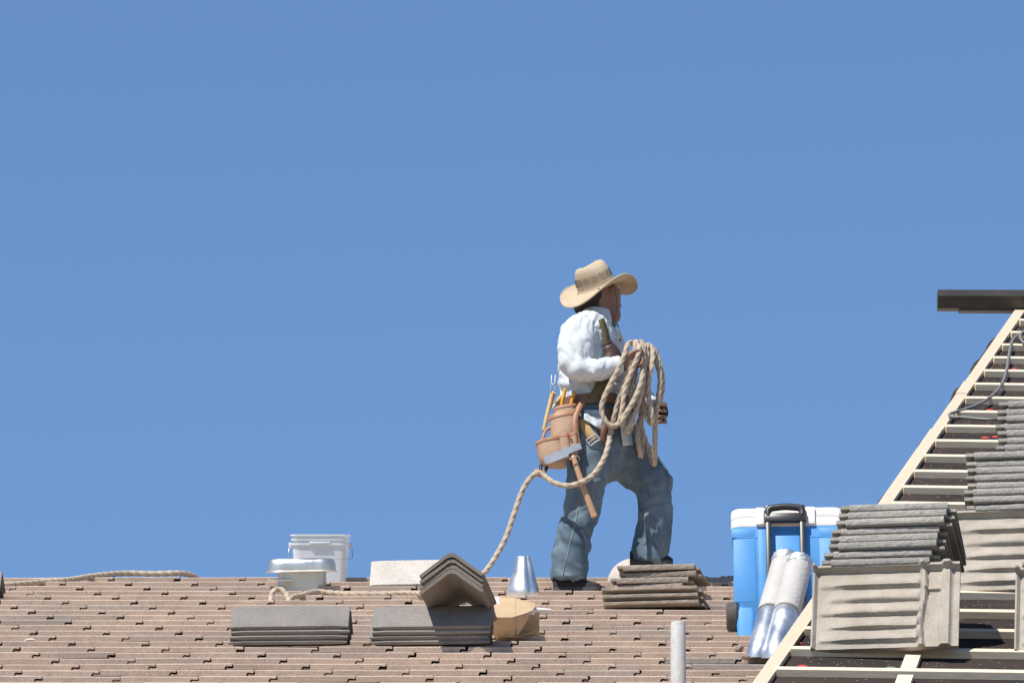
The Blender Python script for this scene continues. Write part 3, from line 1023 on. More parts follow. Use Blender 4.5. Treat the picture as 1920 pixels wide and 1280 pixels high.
# ------------------------------------------------------------------ cooler on wheels
Yc = 35.22
cl = onL(1382, 1194)
sc = 15760 / Yc
tl = R(14)
cu = (Z * math.cos(tl) + Y_ * math.sin(tl)).normalized()
cyw = R(-4)
ca_ = Vector((math.cos(cyw), math.sin(cyw), 0))
cd_ = cu.cross(ca_)          # away from the camera
cax = (ca_, cd_, cu)
cx = PT(1480, 1195, Yc).x
cbase = Vector((cx, Yc, PT(1480, 1192, Yc).z))
hC = (PT(1480, 943, Yc + 0.08).z - cbase.z) / math.cos(tl)
cooler = empty('cooler', cbase + cd_ * 0.18, 'blue wheeled cooler with white lid and black pull handle', 'cooler')
o0 = cbase + cd_ * 0.18
hl = hC - 0.096
mb = MB()
rr_loft(mb, o0, cax, [(0.41, 0.32, 0.03, 0.0), (0.43, 0.335, 0.035, 0.012), (0.445, 0.345, 0.024, 0.16), (0.452, 0.35, 0.024, 0.163), (0.478, 0.365, 0.024, hl - 0.055), (0.484, 0.369, 0.024, hl - 0.053), (0.487, 0.371, 0.024, hl)])
body = mb.build('body', M['blue'], cooler, smooth=40)
# raised panels of the body front
def px2c(px): return (PT(px, 1090, Yc).x - cx)
for x0, x1, z0, z1 in ((1376, 1419, 0.17, hl - 0.058), (1423, 1441, 0.05, hl - 0.01), (1452, 1502, 0.03, hl - 0.012), (1511, 1521, 0.03, hl - 0.01), (1538, 1586, 0.03, hl - 0.058), (1538, 1588, hl - 0.052, hl - 0.006), (1374, 1419, hl - 0.052, hl - 0.006)):
    a0, a1 = px2c(x0), px2c(x1)
    zc = (z0 + z1) / 2
    dep = 0.164 + 0.013 * zc / hl
    MB().bbox(o0 + ca_ * ((a0 + a1) / 2) - cd_ * (dep - 0.001) + cu * zc, rot(cax, ca_, R(1.6)), (a1 - a0, 0.022, z1 - z0), 0.006).build('panel', M['blue'], body, smooth=40)
mb = MB()
rr_loft(mb, o0, cax, [(0.486, 0.370, 0.036, hl + 0.001), (0.492, 0.376, 0.04, hl + 0.006), (0.492, 0.376, 0.04, hl + 0.040), (0.487, 0.371, 0.04, hl + 0.043), (0.492, 0.376, 0.04, hl + 0.046), (0.492, 0.376, 0.04, hC - 0.020), (0.487, 0.371, 0.04, hC - 0.007), (0.465, 0.35, 0.04, hC)])
lid = mb.build('lid', M['whitep'], cooler, smooth=40)
for x0, x1 in ((1420, 1436), (1514, 1532)):
    a0, a1 = px2c(x0), px2c(x1)
    MB().bbox(o0 + ca_ * ((a0 + a1) / 2) - cd_ * 0.194 + cu * (hl + 0.045), cax, (a1 - a0, 0.018, 0.085), 0.005).build('hinge', M['whitep'], lid, smooth=40)
# handle
handle = MB()
hx0, hx1 = px2c(1444), px2c(1508)
for hx in (hx0, hx1):
    handle.bbox(o0 + ca_ * hx - cd_ * 0.220 + cu * (hl * 0.5 + 0.055), cax, (0.023, 0.018, hl + 0.06), 0.005)
handle.bbox(o0 + ca_ * ((hx0 + hx1) / 2) - cd_ * 0.222 + cu * (hl + 0.022), cax, (hx1 - hx0 + 0.034, 0.024, 0.042), 0.006)
han = handle.build('handle', M['blackp'], cooler, smooth=40)
g0, g1 = o0 + ca_ * hx0 - cd_ * 0.222 + cu * (hl + 0.03), o0 + ca_ * hx1 - cd_ * 0.222 + cu * (hl + 0.03)
hh = hC - hl - 0.052
MB().tube(spline([g0, g0 + cu * (hh * 0.6), g0 + cu * (hh * 0.9) + ca_ * 0.012, g0 + cu * hh + ca_ * 0.04, (g0 + g1) / 2 + cu * (hh + 0.003), g1 + cu * hh - ca_ * 0.04, g1 + cu * (hh * 0.9) - ca_ * 0.012, g1 + cu * (hh * 0.6), g1], 6), 0.0155, 10).build('grip', M['blackp'], han, smooth=True)
# wheels
for px, nm in ((1372, 1), (1588, 2)):
    wc = o0 + ca_ * (px2c(px)) - cd_ * 0.11 + cu * 0.055
    wc.z = roofL(wc.y) + 0.068
    rings = []
    for x, r_ in ((-0.026, 0.03), (-0.026, 0.056), (-0.018, 0.064), (0.018, 0.064), (0.026, 0.056), (0.026, 0.03)):
        rings.append([wc + ca_ * x + cd_ * (r_ * math.cos(a)) + cu * (r_ * math.sin(a)) for a in [2 * math.pi * j / 28 for j in range(28)]])
    MB().loft(rings).build('wheel', M['rubber'], cooler, smooth=40)
mb = MB()
rr_loft(mb, o0 - cd_ * 0.0 + ca_ * px2c(1398) * 1.0, cax, [(0.06, 0.30, 0.02, 0.0), (0.075, 0.352, 0.02, 0.01), (0.085, 0.362, 0.02, 0.125), (0.07, 0.352, 0.02, 0.145)])
mb.build('wheel_housing', M['blue'], cooler, smooth=40)

# ------------------------------------------------------------------ two wrapped ducts leaning by the cooler
for i, (bx, by, tx, ty, lab) in enumerate(((1421, 1238, 1474, 1048, 'galvanised duct half wrapped in pale sheet, standing against the blue cooler'), (1452, 1243, 1499, 1054, 'second pale wrapped duct, overlapping its neighbour beside the battened roof edge'))):
    y0 = 33.78 - 0.05 * i
    b_, t_ = PT(bx, by, y0), PT(tx, ty, y0 + 0.42)
    b_.z = max(b_.z, roofL(b_.y) + 0.002)
    axd = (t_ - b_).normalized()
    s1 = axd.cross(Y_).normalized()
    s2 = axd.cross(s1).normalized()
    duct = empty('wrapped_duct', b_, lab, 'duct')
    def drings(f0, f1, rad, n, wob=0.0, foot=False, crump=0.0):
        rings = []
        for k in range(n + 1):
            f = f0 + (f1 - f0) * k / n
            c_ = b_.lerp(t_, f)
            ring = []
            for j in range(36):
                a = 2 * math.pi * j / 36
                q = noise.noise(Vector((math.cos(a) * 2.2 + i * 5, math.sin(a) * 2.2, f * 6)))
                q2 = noise.noise(Vector((math.cos(a) * 7 + i * 5, math.sin(a) * 7, f * 24)))
                rr = rad * (1 + wob * q) + crump * q2
                p = c_ + s1 * (rr * math.cos(a)) + s2 * (rr * math.sin(a))
                if foot and k == 0:
                    p = p + axd * ((roofL(p.y) + 0.003 - p.z) / axd.z)
                ring.append(p)
            rings.append(ring)
        return rings
    mb = MB().loft(drings(0.0, 0.5, 0.053, 5, 0, True), cap=False)
    o = mb.build('sheet_metal', M['galv'], duct, smooth=50); o.modifiers.new('t', 'SOLIDIFY').thickness = 0.0015
    mb = MB().loft(drings(0.44 + 0.03 * i, 0.94, 0.0565, 20, 0.018), cap=False)
    o = mb.build('wrap', M['wrap'], duct, smooth=50); o.modifiers.new('t', 'SOLIDIFY').thickness = 0.002
    mb = MB().loft(drings(0.93, 1.0, 0.058, 8, 0.05, crump=0.004), cap=False)
    o = mb.build('crimped_end', M['galv_dull'], duct, smooth=30); o.modifiers.new('t', 'SOLIDIFY').thickness = 0.0015

# ------------------------------------------------------------------ torn carton and caulk tube
def z8(x, y): return (890 + x / 7.111, 1030 + y / 7.111)
Yk = onL(950, 1196).y
def K(x, y, dy): return PT(*z8(x, y), Yk + dy)
carton = empty('torn_carton', K(420, 1165, 0.06), 'torn brown cardboard carton with a white label beside the stacked ridge tiles', 'carton')
def sheet(name, pts, mat, parent, th=0.003, quads=None):
    mb = MB().add(pts, quads or [tuple(range(len(pts)))])
    o = mb.build(name, mat, parent)
    if name != 'label':
        bm = bmesh.new(); bm.from_mesh(o.data)
        bmesh.ops.triangulate(bm, faces=bm.faces)
        bmesh.ops.subdivide_edges(bm, edges=bm.edges, cuts=3, use_grid_fill=True)
        for v in bm.verts: v.co += Vector((0, 1, 0.6)) * (0.006 * noise.noise(v.co * 22 + Vector((len(name), 0, 0))) + 0.003 * noise.noise(v.co * 60))
        bm.to_mesh(o.data); bm.free()
    s_ = o.modifiers.new('thickness', 'SOLIDIFY'); s_.thickness = th; s_.offset = 0
    return o
tl_, tr_ = K(120, 640, 0.14), K(545, 640, 0.14)
fl_, fr_ = K(200, 900, 0.02), K(545, 890, 0.02)
sheet('top_panel', [K(120, 640, .14), K(330, 636, .142), K(500, 640, .14), K(545, 645, .135), K(200, 900, .02), K(330, 902, .022), K(495, 905, .015), K(548, 890, .02)], M['kraft'], carton, quads=[(0, 1, 5, 4), (1, 2, 6, 5), (2, 3, 7, 6)])
sheet('torn_flap', [K(548, 647, .132), K(700, 690, .12), K(800, 706, .115), K(806, 755, .10), K(772, 812, .07), K(640, 862, .04), K(551, 889, .022)], M['kraft'], carton)
sheet('front_panel', [K(205, 905, .022), K(330, 906, .024), K(540, 893, .024), K(548, 990, .05), K(540, 1150, .10), K(560, 1163, .102), K(270, 1163, .10), K(240, 1010, .05)], M['kraft'], carton, quads=[(0, 1, 2, 3, 7), (7, 3, 4, 5, 6)])
sheet('side_panel', [K(551, 895, .026), K(640, 868, .045), K(715, 862, .06), K(720, 900, .07), K(640, 1040, .10), K(560, 1160, .104), K(550, 990, .052)], M['kraft'], carton)
sheet('back_panel', [K(120, 645, .145), K(545, 650, .142), K(860, 830, .20), K(865, 1150, .24), K(240, 1150, .24)], M['kraft'], carton)
sheet('bottom_flap', [K(560, 1165, .106), K(860, 1062, .13), K(858, 1156, .16), K(700, 1166, .16)], M['kraft'], carton)
sheet('base_panel', [K(270, 1166, .105), K(560, 1167, .107), K(860, 1158, .165), K(865, 1155, .238), K(240, 1155, .238)], M['kraft'], carton)
sheet('label', [K(184, 640, .1365) - Y_ * 0.003 + Z * .002, K(326, 640, .1375) - Y_ * 0.003 + Z * .002, K(326, 735, .098) - Y_ * 0.003 + Z * .002, K(212, 735, .097) - Y_ * 0.003 + Z * .002], M['paper'], carton, 0.0008)
c0, c1 = K(560, 800, .15), K(1025, 800, .12)
dcl = (c1 - c0).normalized()
tube = empty('caulk_tube', c0, 'white caulk tube nozzle poking out of the torn carton', 'caulk tube')
MB().tube([c0, c0 + dcl * 0.075], 0.022, 16).build('cartridge', M['whitep'], tube, smooth=40)
MB().tube([c0 + dcl * 0.076, c0 + dcl * 0.09, c1 - dcl * 0.004, c1], [0.012, 0.010, 0.004, 0.003], 14).build('nozzle', M['whitep'], tube, smooth=40)

# small broken bits of tile on the roof, felt scrap at the ridge
rg = random.Random(11)
for i, (px, py, w, h) in enumerate(((1386, 1222, 0.05, 0.035), (1402, 1236, 0.06, 0.022), (1416, 1228, 0.04, 0.03))):
    c = onL(px, py)
    bm = bmesh.new()
    bmesh.ops.create_icosphere(bm, subdivisions=1, radius=1.0)
    bm.verts.index_update()
    V = [c + Vector((v.co.x * w * 0.5 * rg.uniform(.7, 1.15), v.co.y * 0.03 * rg.uniform(.7, 1.2), max(-0.8, v.co.z) * h * 0.5 * rg.uniform(.7, 1.15) + h * 0.4)) for v in bm.verts]
    F = [tuple(v.index for v in f.verts) for f in bm.faces]
    bm.free()
    setp(MB().add(V, F).build('tile_fragment', M['tan_tile']), ('chunky', 'flat', 'smallest')[i] + ' broken piece of tile lying by the foot of the ducts', 'tile fragment', 'broken bits by the ducts')
c = onL(58, 1201)
V = [c + Vector((x * 0.03, y * 0.02, z * 0.008 + 0.004)) for x, y, z in ((-1, 0, -.5), (-.4, -1, -.5), (.6, -.8, -.5), (1, .3, -.5), (.1, 1, -.5), (-.7, 0, .6), (.2, -.4, 1), (.6, .2, .5))]
setp(MB().add(V, [(0, 1, 5), (1, 6, 5), (1, 2, 6), (2, 7, 6), (2, 3, 7), (3, 4, 7), (4, 5, 6), (4, 6, 7), (4, 0, 5), (4, 3, 2, 1, 0)]).build('mortar_crumb', M['pale_tile']), 'small white crumb of mortar lying on the brown tiles', 'mortar crumb')
L1, L2 = [], []
n = 40
for i in range(n + 1):
    px = 1300 + 80 * i / n
    top_ = 1083 - 6 * abs(noise.noise(Vector((px * 0.06, 1, 1)))) - (7 if px > 1350 else 2) * (0.5 + noise.noise(Vector((px * 0.11, 5, 1))))
    L1.append(PT(px, 1094, 39.28)); L2.append(PT(px, top_, 39.30 + 0.03 * noise.noise(Vector((px * .2, 0, 0)))))
o = MB().add(L1 + L2, [(i, i + 1, n + 2 + i, n + 1 + i) for i in range(n)]).build('felt_scrap', M['felt'])
o.modifiers.new('t', 'SOLIDIFY').thickness = 0.004
setp(o, 'ragged scrap of black felt standing up along the ridge by the cooler', 'roofing felt')

# ------------------------------------------------------------------ the worker
YP = 38.2
SP = 15760 / YP
def B(px, py, dy=0.0): return PT(px, py, YP + dy)
def limb(mb, secs, n=20, tw=None):
    """secs: (px, py, dy, half width px, half depth px); ellipse rings across the path"""
    C = [B(s_[0], s_[1], s_[2]) for s_ in secs]
    rings = []
    for i, c in enumerate(C):
        t = (C[min(i + 1, len(C) - 1)] - C[max(i - 1, 0)]).normalized()
        side = t.cross(Y_).normalized()
        dep = side.cross(t).normalized()
        a, b = secs[i][3] / SP, secs[i][4] / SP
        rings.append([c + side * (a * math.cos(u)) + dep * (b * math.sin(u)) for u in [2 * math.pi * j / n for j in range(n)]])
    mb.loft(rings)
    return mb
def fuse(mb, voxel, smooth=4, name='tmp'):
    me = bpy.data.meshes.new(name)
    me.from_pydata(mb.V, [], mb.F)
    bm = bmesh.new(); bm.from_mesh(me); bmesh.ops.recalc_face_normals(bm, faces=bm.faces); bm.to_mesh(me); bm.free()
    o = bpy.data.objects.new(name, me)
    COL.objects.link(o)
    md = o.modifiers.new('r', 'REMESH'); md.mode = 'VOXEL'; md.voxel_size = voxel
    dg = bpy.context.evaluated_depsgraph_get()
    dg.update()
    me2 = bpy.data.meshes.new_from_object(o.evaluated_get(dg))
    bpy.data.objects.remove(o); bpy.data.meshes.remove(me)
    bm = bmesh.new(); bm.from_mesh(me2)
    for _ in range(smooth): bmesh.ops.smooth_vert(bm, verts=bm.verts, factor=0.5, use_axis_x=True, use_axis_y=True, use_axis_z=True)
    bm.normal_update()
    V = [v.co.copy() for v in bm.verts]; N = [v.normal.copy() for v in bm.verts]
    bm.verts.index_update()
    F = [tuple(v.index for v in f.verts) for f in bm.faces]
    bm.free(); bpy.data.meshes.remove(me2)
    return V, N, F
def ridged(p): return 1.0 - 2.0 * abs(noise.noise(p))
def crease(p, k=6.0): return max(0.0, 1.0 - abs(noise.noise(p)) * k)
def bump1(x, c, w): return math.exp(-((x - c) / w) ** 2)
from mathutils.bvhtree import BVHTree
def bvh(V, F): return BVHTree.FromPolygons(V, F)
def hit(tree, px, py, off=0.004):
    d = ray(px, py).normalized()
    r_ = tree.ray_cast(CAM + d * 30, d)
    if r_[0] is None: return None
    return r_[0] - d * off

M['denim'] = None
def m_denim():
    t = NT('worn_denim')
    t.coords()
    a = t.noise(5, 4, 0.6); f = t.noise(420, 2)
    mp = t.n('ShaderNodeMapping'); mp.inputs['Scale'].default_value = (1, 1, 0.35); t.l(t.c, mp.inputs[0])
    g = t.noise(26, 4, 0.65, mp.outputs[0])
    col = t.mix(t.ramp(a, [(0.35, (0, 0, 0)), (0.68, (1, 1, 1))]), (0.080, 0.122, 0.160), (0.195, 0.250, 0.290))
    col = t.mix(t.math('MULTIPLY', t.ramp(g, [(0.55, (0, 0, 0)), (0.8, (1, 1, 1))]), 0.35), col, (0.33, 0.36, 0.37))
    t.base(col); t.bump(t.math('ADD', f, g), 0.0012); t.set(Roughness=0.9)
    t.b.inputs['Specular IOR Level'].default_value = 0.1
    return t.m
M['denim'] = m_denim()
def m_shirt():
    t = NT('white_work_shirt')
    t.coords()
    a = t.noise(6, 3); f = t.noise(60, 3)
    t.base(t.mix(a, (0.52, 0.568, 0.588), (0.57, 0.60, 0.61))); t.bump(f, 0.0015); t.set(Roughness=0.85)
    t.b.inputs['Specular IOR Level'].default_value = 0.15
    return t.m
M['shirt'] = m_shirt()
M['skin'] = plain('tanned_skin', (0.23, 0.125, 0.085), 0.55, var=0.10, scale=30, bump=0.0006)
M['hair'] = plain('dark_hair', (0.022, 0.016, 0.014), 0.5, var=0.4, scale=60, bump=0.004)
M['leather'] = plain('tan_leather', (0.42, 0.275, 0.18), 0.6, var=0.16, scale=14, bump=0.002)
M['leather_dark'] = plain('brown_leather', (0.17, 0.082, 0.05), 0.55, var=0.2, scale=14, bump=0.002)
M['strap'] = plain('olive_webbing', (0.13, 0.10, 0.045), 0.8, var=0.15, scale=40)
M['webbing'] = plain('tan_webbing', (0.52, 0.36, 0.16), 0.8, var=0.12, scale=40)
M['yellow'] = plain('yellow_rubber_grip', (0.62, 0.30, 0.02), 0.5, var=0.1)
M['steel'] = plain('worn_steel', (0.55, 0.54, 0.52), 0.42, 0.85, var=0.15)
M['hickory'] = m_wood('hickory_handle', (0.42, 0.20, 0.09), (0.33, 0.15, 0.065), (12, 12, 1), False)
M['black'] = plain('black_suede', (0.016, 0.015, 0.015), 0.8, var=0.2)
M['sole'] = plain('dark_rubber_sole', (0.05, 0.046, 0.042), 0.7, var=0.2)
M['glove'] = plain('navy_knit_glove', (0.02, 0.024, 0.035), 0.8, var=0.2, scale=60)
M['red'] = M['cap_red']
def m_straw():
    t = NT('woven_straw')
    t.coords()
    w1 = t.n('ShaderNodeTexWave'); w1.inputs['Scale'].default_value = 75; w1.inputs['Distortion'].default_value = 1.5
    t.l(t.c, w1.inputs['Vector'])
    a = t.noise(12, 3)
    col = t.mix(t.ramp(a, [(0.3, (0, 0, 0)), (0.7, (1, 1, 1))]), (0.62, 0.505, 0.345), (0.70, 0.585, 0.42))
    col = t.mix(t.math('MULTIPLY', w1.outputs['Fac'], 0.30), col, (0.48, 0.34, 0.19))
    t.base(col); t.bump(w1.outputs['Fac'], 0.0012); t.set(Roughness=0.75)
    tr = t.n('ShaderNodeBsdfTranslucent'); tr.inputs[0].default_value = (0.55, 0.36, 0.17, 1)
    mx = t.n('ShaderNodeMixShader'); mx.inputs[0].default_value = 0.18
    out = t.t.nodes['Material Output']
    t.l(t.b.outputs[0], mx.inputs[1]); t.l(tr.outputs[0], mx.inputs[2]); t.l(mx.outputs[0], out.inputs[0])
    return t.m
M['straw'] = m_straw()
M['void'] = plain('dark_weave_gap', (0.03, 0.022, 0.015), 0.9)

foot0 = B(1082, 1112, -0.1)
foot0.z = roofL(foot0.y)
person = empty('person', foot0, 'worker in straw hat, white shirt, jeans and leather tool belt holding a coiled rope', 'person')

# --- jeans
mb = MB()
limb(mb, [(1116, 742, 0, 62, 60), (1118, 775, 0, 67, 63), (1122, 815, 0, 70, 65), (1128, 850, 0, 66, 62), (1138, 880, 0, 48, 52), (1142, 898, 0, 26, 40)], 28)
limb(mb, [(1104, 790, -.07, 44, 50), (1103, 850, -.09, 47, 46), (1101, 905, -.10, 43, 43), (1093, 950, -.10, 38, 41), (1076, 1000, -.10, 37, 40), (1069, 1045, -.10, 39, 41), (1067, 1074, -.10, 38, 40), (1067, 1090, -.1, 36, 39)], 24)
limb(mb, [(1142, 800, .06, 46, 50), (1168, 845, .08, 48, 48), (1202, 882, .10, 47, 46), (1225, 912, .10, 41, 44), (1229, 950, .10, 36, 40), (1225, 1000, .10, 36, 39), (1218, 1036, .10, 37, 39), (1215, 1060, .10, 37, 39)], 24)
V, N, F = fuse(mb, 0.008, 6)
V2 = []
for p, n in zip(V, N):
    x, y = proj(p)
    right = p.y < YP
    amp = 0.0045
    q = Vector((p.x * 7, p.y * 7, p.z * 13 + p.x * 5))
    q = Vector((p.x * 13 + p.z * 4, p.y * 6, p.z * 3.2))
    d = 0.003 * ridged(p * 7) - 0.011 * crease(q, 3.4) + 0.005
    d -= 0.006 * crease(Vector((p.x * 5 - p.z * 11, p.y * 5, p.z * 5 + 4)), 4.5) * (bump1(y, 930, 60) + bump1(y, 800, 60))
    if x < 1150 and y > 960:      # folds stacking up above the rear shoe
        k = min(1, (y - 960) / 60)
        sn = math.sin((y - 0.42 * (x - 1070) + 9 * noise.noise(p * 6)) / 6.6)
        d += k * 0.0085 * (abs(sn) ** 0.6 * (1 if sn > 0 else -1)) * max(0.15, 0.5 + 0.9 * noise.noise(p * 6 + Vector((0, 0, 9))))
    if x > 1165 and 905 < y < 1000:   # creases behind the bent knee
        k = bump1(x, 1195, 26)
        d += k * 0.007 * math.sin((y - 0.75 * (x - 1190)) / 6.0 + 2 * noise.noise(p * 6)) * bump1(y, 940, 42)
    if x > 1165 and y > 985:
        d -= 0.008 * crease(Vector((p.x * 13 + p.z * 5, p.y * 8, p.z * 3)), 4)
    if 740 < y < 905: d += 0.004 * ridged(Vector((p.x * 10 - p.z * 12, p.y * 6, p.z * 6)))
    d -= 0.006
    V2.append(p + n * d)
jeans = mesh('jeans', V2, F, M['denim'], person, True)
T_jeans = bvh(V2, F)
# stitched side seam and hem of the near leg
def strip(tree, pts, w, off, mat, name, parent, th=0.003, n=8):
    """flat strap following the surface seen along pts (pixels); w in px"""
    P = spline([Vector((p[0], p[1], 0)) for p in pts], n)
    A, Bq = [], []
    last = None
    for i, p in enumerate(P):
        t = (P[min(i + 1, len(P) - 1)] - P[max(i - 1, 0)]).normalized()
        s_ = Vector((-t.y, t.x, 0))
        ww = w if not isinstance(w, (list, tuple)) else w[0] + (w[1] - w[0]) * i / (len(P) - 1)
        a, b = p + s_ * ww / 2, p - s_ * ww / 2
        c = hit(tree, p.x, p.y, off)
        ha, hb = hit(tree, a.x, a.y, off), hit(tree, b.x, b.y, off)
        if c is None:
            if last is None: continue
            c = PT(p.x, p.y, last)
        last = c.y
        ha = ha if ha is not None and abs(ha.y - c.y) < 0.03 else PT(a.x, a.y, c.y)
        hb = hb if hb is not None and abs(hb.y - c.y) < 0.03 else PT(b.x, b.y, c.y)
        A.append(ha); Bq.append(hb)
    m = len(A)
    if m < 2: return None
    o = MB().add(A + Bq, [(i, i + 1, m + i + 1, m + i) for i in range(m - 1)]).build(name, mat, parent, True)
    sd = o.modifiers.new('t', 'SOLIDIFY'); sd.thickness = th; sd.offset = 0
    return o
M['stitch'] = plain('pale_denim_seam', (0.20, 0.22, 0.20), 0.9, var=0.2, scale=200)
strip(T_jeans, [(1094, 880), (1088, 930), (1078, 980), (1066, 1030), (1057, 1066), (1054, 1086)], 2.2, 0.001, M['stitch'], 'side_seam', jeans, 0.002)
strip(T_jeans, [(1221, 905), (1216, 945), (1214, 985), (1208, 1020)], 2.2, 0.001, M['stitch'], 'side_seam', jeans, 0.002)
strip(T_jeans, [(1036, 1088), (1060, 1090), (1080, 1086), (1098, 1080)], 6, 0.002, M['denim'], 'hem', jeans, 0.004)

# --- shirt: torso first, then with sleeves
tor = [(1106, 594, 0, 26, 50), (1106, 604, 0, 42, 68), (1106, 622, 0, 52, 76), (1106, 655, 0, 59, 74), (1108, 690, 0, 65, 70), (1112, 720, 0, 67, 66), (1117, 748, 0, 66, 63), (1119, 768, 0, 65, 62)]
mt = limb(MB(), tor, 28)
V, N, F = fuse(mt, 0.012, 3)
T_torso = bvh(V, F)
mb = limb(MB(), tor, 28)
limb(mb, [(1094, 606, -.13, 28, 24), (1086, 622, -.165, 36, 32), (1080, 655, -.20, 36, 34), (1079, 685, -.225, 31, 30), (1092, 696, -.24, 25, 26), (1118, 694, -.245, 22, 25), (1142, 688, -.235, 19, 22), (1159, 686, -.225, 17, 20)], 22)
limb(mb, [(1112, 610, .13, 26, 26), (1135, 640, .19, 34, 32), (1165, 690, .21, 29, 29), (1190, 730, .18, 24, 24), (1216, 756, .12, 18, 19), (1224, 763, .10, 17, 18)], 22)
V, N, F = fuse(mb, 0.0075, 5)
V2 = []
for p, n in zip(V, N):
    x, y = proj(p)
    near = p.y < YP - 0.13
    if near:
        if x < 1112: q = Vector((p.x * 15 + p.z * 8, p.y * 5, p.z * 5 - p.x * 6))
        else: q = Vector((p.x * 16 - p.z * 8, p.y * 8, p.z * 8))
        d = 0.004 * ridged(q * 0.6) - 0.008 * crease(q * 0.75) - 0.005 * crease(q * 1.6 + Vector((5, 2, 1)), 5)
        d += 0.006 * bump1(y, 692, 24) * bump1(x, 1082, 30) * math.sin((x * 0.9 + y * 0.5) / 6.5) + 0.007
    else:
        q = Vector((p.x * 12 + p.z * 7, p.y * 8, p.z * 6))
        d = 0.004 * ridged(q * 0.6) - 0.008 * crease(q * 0.8) - 0.005 * crease(q * 1.7, 5) + 0.006
        d += 0.006 * bump1(y, 728, 16) * math.sin((y + 0.3 * x + 8 * noise.noise(p * 8)) / 4.2)
    V2.append(p + n * (d - 0.006))
shirt = mesh('shirt', V2, F, M['shirt'], person, True)
T_shirt = bvh(V2, F)
# collar: folded band standing round the neck, open at the throat
cc = B(1122, 592, 0)
rings = []
fo = R(22)                        # the chest faces right and a little towards the camera
for r_, h, drop in ((0.078, -0.012, .030), (0.073, 0.010, .020), (0.066, 0.030, .010), (0.069, 0.033, .010), (0.078, 0.026, 0.018), (0.090, 0.000, 0.040), (0.093, -0.012, 0.052)):
    ring = []
    for k in range(41):
        a = R(18 + 324 * k / 40)      # 0 is the throat
        f = math.cos(a)
        e = max(0, f)
        p = cc + Vector((math.cos(-fo), math.sin(-fo), 0)) * (r_ * f * 0.92) + Vector((-math.sin(-fo), math.cos(-fo), 0)) * (r_ * math.sin(a)) + Z * (h - drop * (f * 0.5 + 0.3))
        ring.append(p)
    rings.append(ring)
n = 41
o = MB().add([p for q in rings for p in q], [(i * n + j, i * n + j + 1, (i + 1) * n + j + 1, (i + 1) * n + j) for i in range(len(rings) - 1) for j in range(n - 1)]).build('collar', M['shirt'], shirt, True)
sd = o.modifiers.new('t', 'SOLIDIFY'); sd.thickness = 0.003
# cuff
cf = limb(MB(), [(1150, 688, -.232, 19.5, 22), (1163, 685, -.225, 19.5, 22)], 22)
cf.build('cuff', M['shirt'], shirt, True)
for (x, y) in ((1153, 612), (1157, 634), (1160, 652)):
    h_ = hit(T_shirt, x, y, 0.003)
    if h_ is not None:
        MB().tube([h_, h_ - ray(x, y).normalized() * 0.003], 0.006, 10).build('button', M['whitep'], shirt)
# shirt tails hanging out below the belt
def patch(tree, poly, off, mat, name, parent, nx=10, ny=10, wav=0.006, th=0.003):
    """quad patch poly = 4 pixel corners (tl,tr,br,bl) laid over the surface"""
    tl_, tr_, br2, bl2 = [Vector((p[0], p[1], 0)) for p in poly]
    G = []
    prev = None
    for j in range(ny + 1):
        for i in range(nx + 1):
            u, v = i / nx, j / ny
            p = tl_.lerp(tr_, u).lerp(bl2.lerp(br2, u), v)
            h_ = hit(tree, p.x, p.y, off + wav * noise.noise(Vector((p.x * .09, p.y * .05, 3))) + wav * v)
            if h_ is None or (prev is not None and abs(h_.y - prev) > 0.12): h_ = PT(p.x, p.y, prev if prev else YP - 0.1)
            prev = h_.y
            G.append(h_)
    n = nx + 1
    o = MB().add(G, [(j * n + i, j * n + i + 1, (j + 1) * n + i + 1, (j + 1) * n + i) for j in range(ny) for i in range(nx)]).build(name, mat, parent, True)
    sd = o.modifiers.new('t', 'SOLIDIFY'); sd.thickness = th; sd.offset = 0
    return o
patch(T_jeans, [(1096, 768), (1134, 768), (1128, 806), (1094, 786)], 0.012, M['shirt'], 'shirt_tail', shirt)
patch(T_jeans, [(1158, 770), (1176, 770), (1186, 834), (1168, 836)], 0.012, M['shirt'], 'shirt_tail', shirt)

# --- body: head, neck, arms and hands in one skin
mb = MB()
limb(mb, [(1108, 640, 0, 34, 44), (1110, 615, 0, 30, 36), (1114, 600, 0, 24, 24), (1118, 585, 0.005, 23, 23), (1120, 570, 0.01, 24, 24)], 18)
FD = R(40)                          # the face is turned away from the camera
hf, hs = Vector((math.cos(FD), math.sin(FD), 0)), Vector((math.sin(FD), -math.cos(FD), 0))
rings = []
for py, x0, x1, hw in ((603, 1140, 1158, 9), (600, 1132, 1163, 15), (592, 1116, 1166, 22), (582, 1102, 1166, 27), (572, 1094, 1166, 30), (562, 1089, 1168, 32), (550, 1087, 1167, 33), (537, 1088, 1160, 32), (528, 1094, 1148, 28), (521, 1102, 1138, 20), (517, 1112, 1130, 10)):
    c = B((x0 + x1) / 2, py, 0.01)
    hl_ = (x1 - x0) / 2 / SP
    rings.append([c + hf * (hl_ * math.copysign(abs(math.cos(u)) ** 0.85, math.cos(u))) + hs * (hw / SP * math.sin(u)) for u in [2 * math.pi * j / 24 for j in range(24)]])
mb.loft(rings)
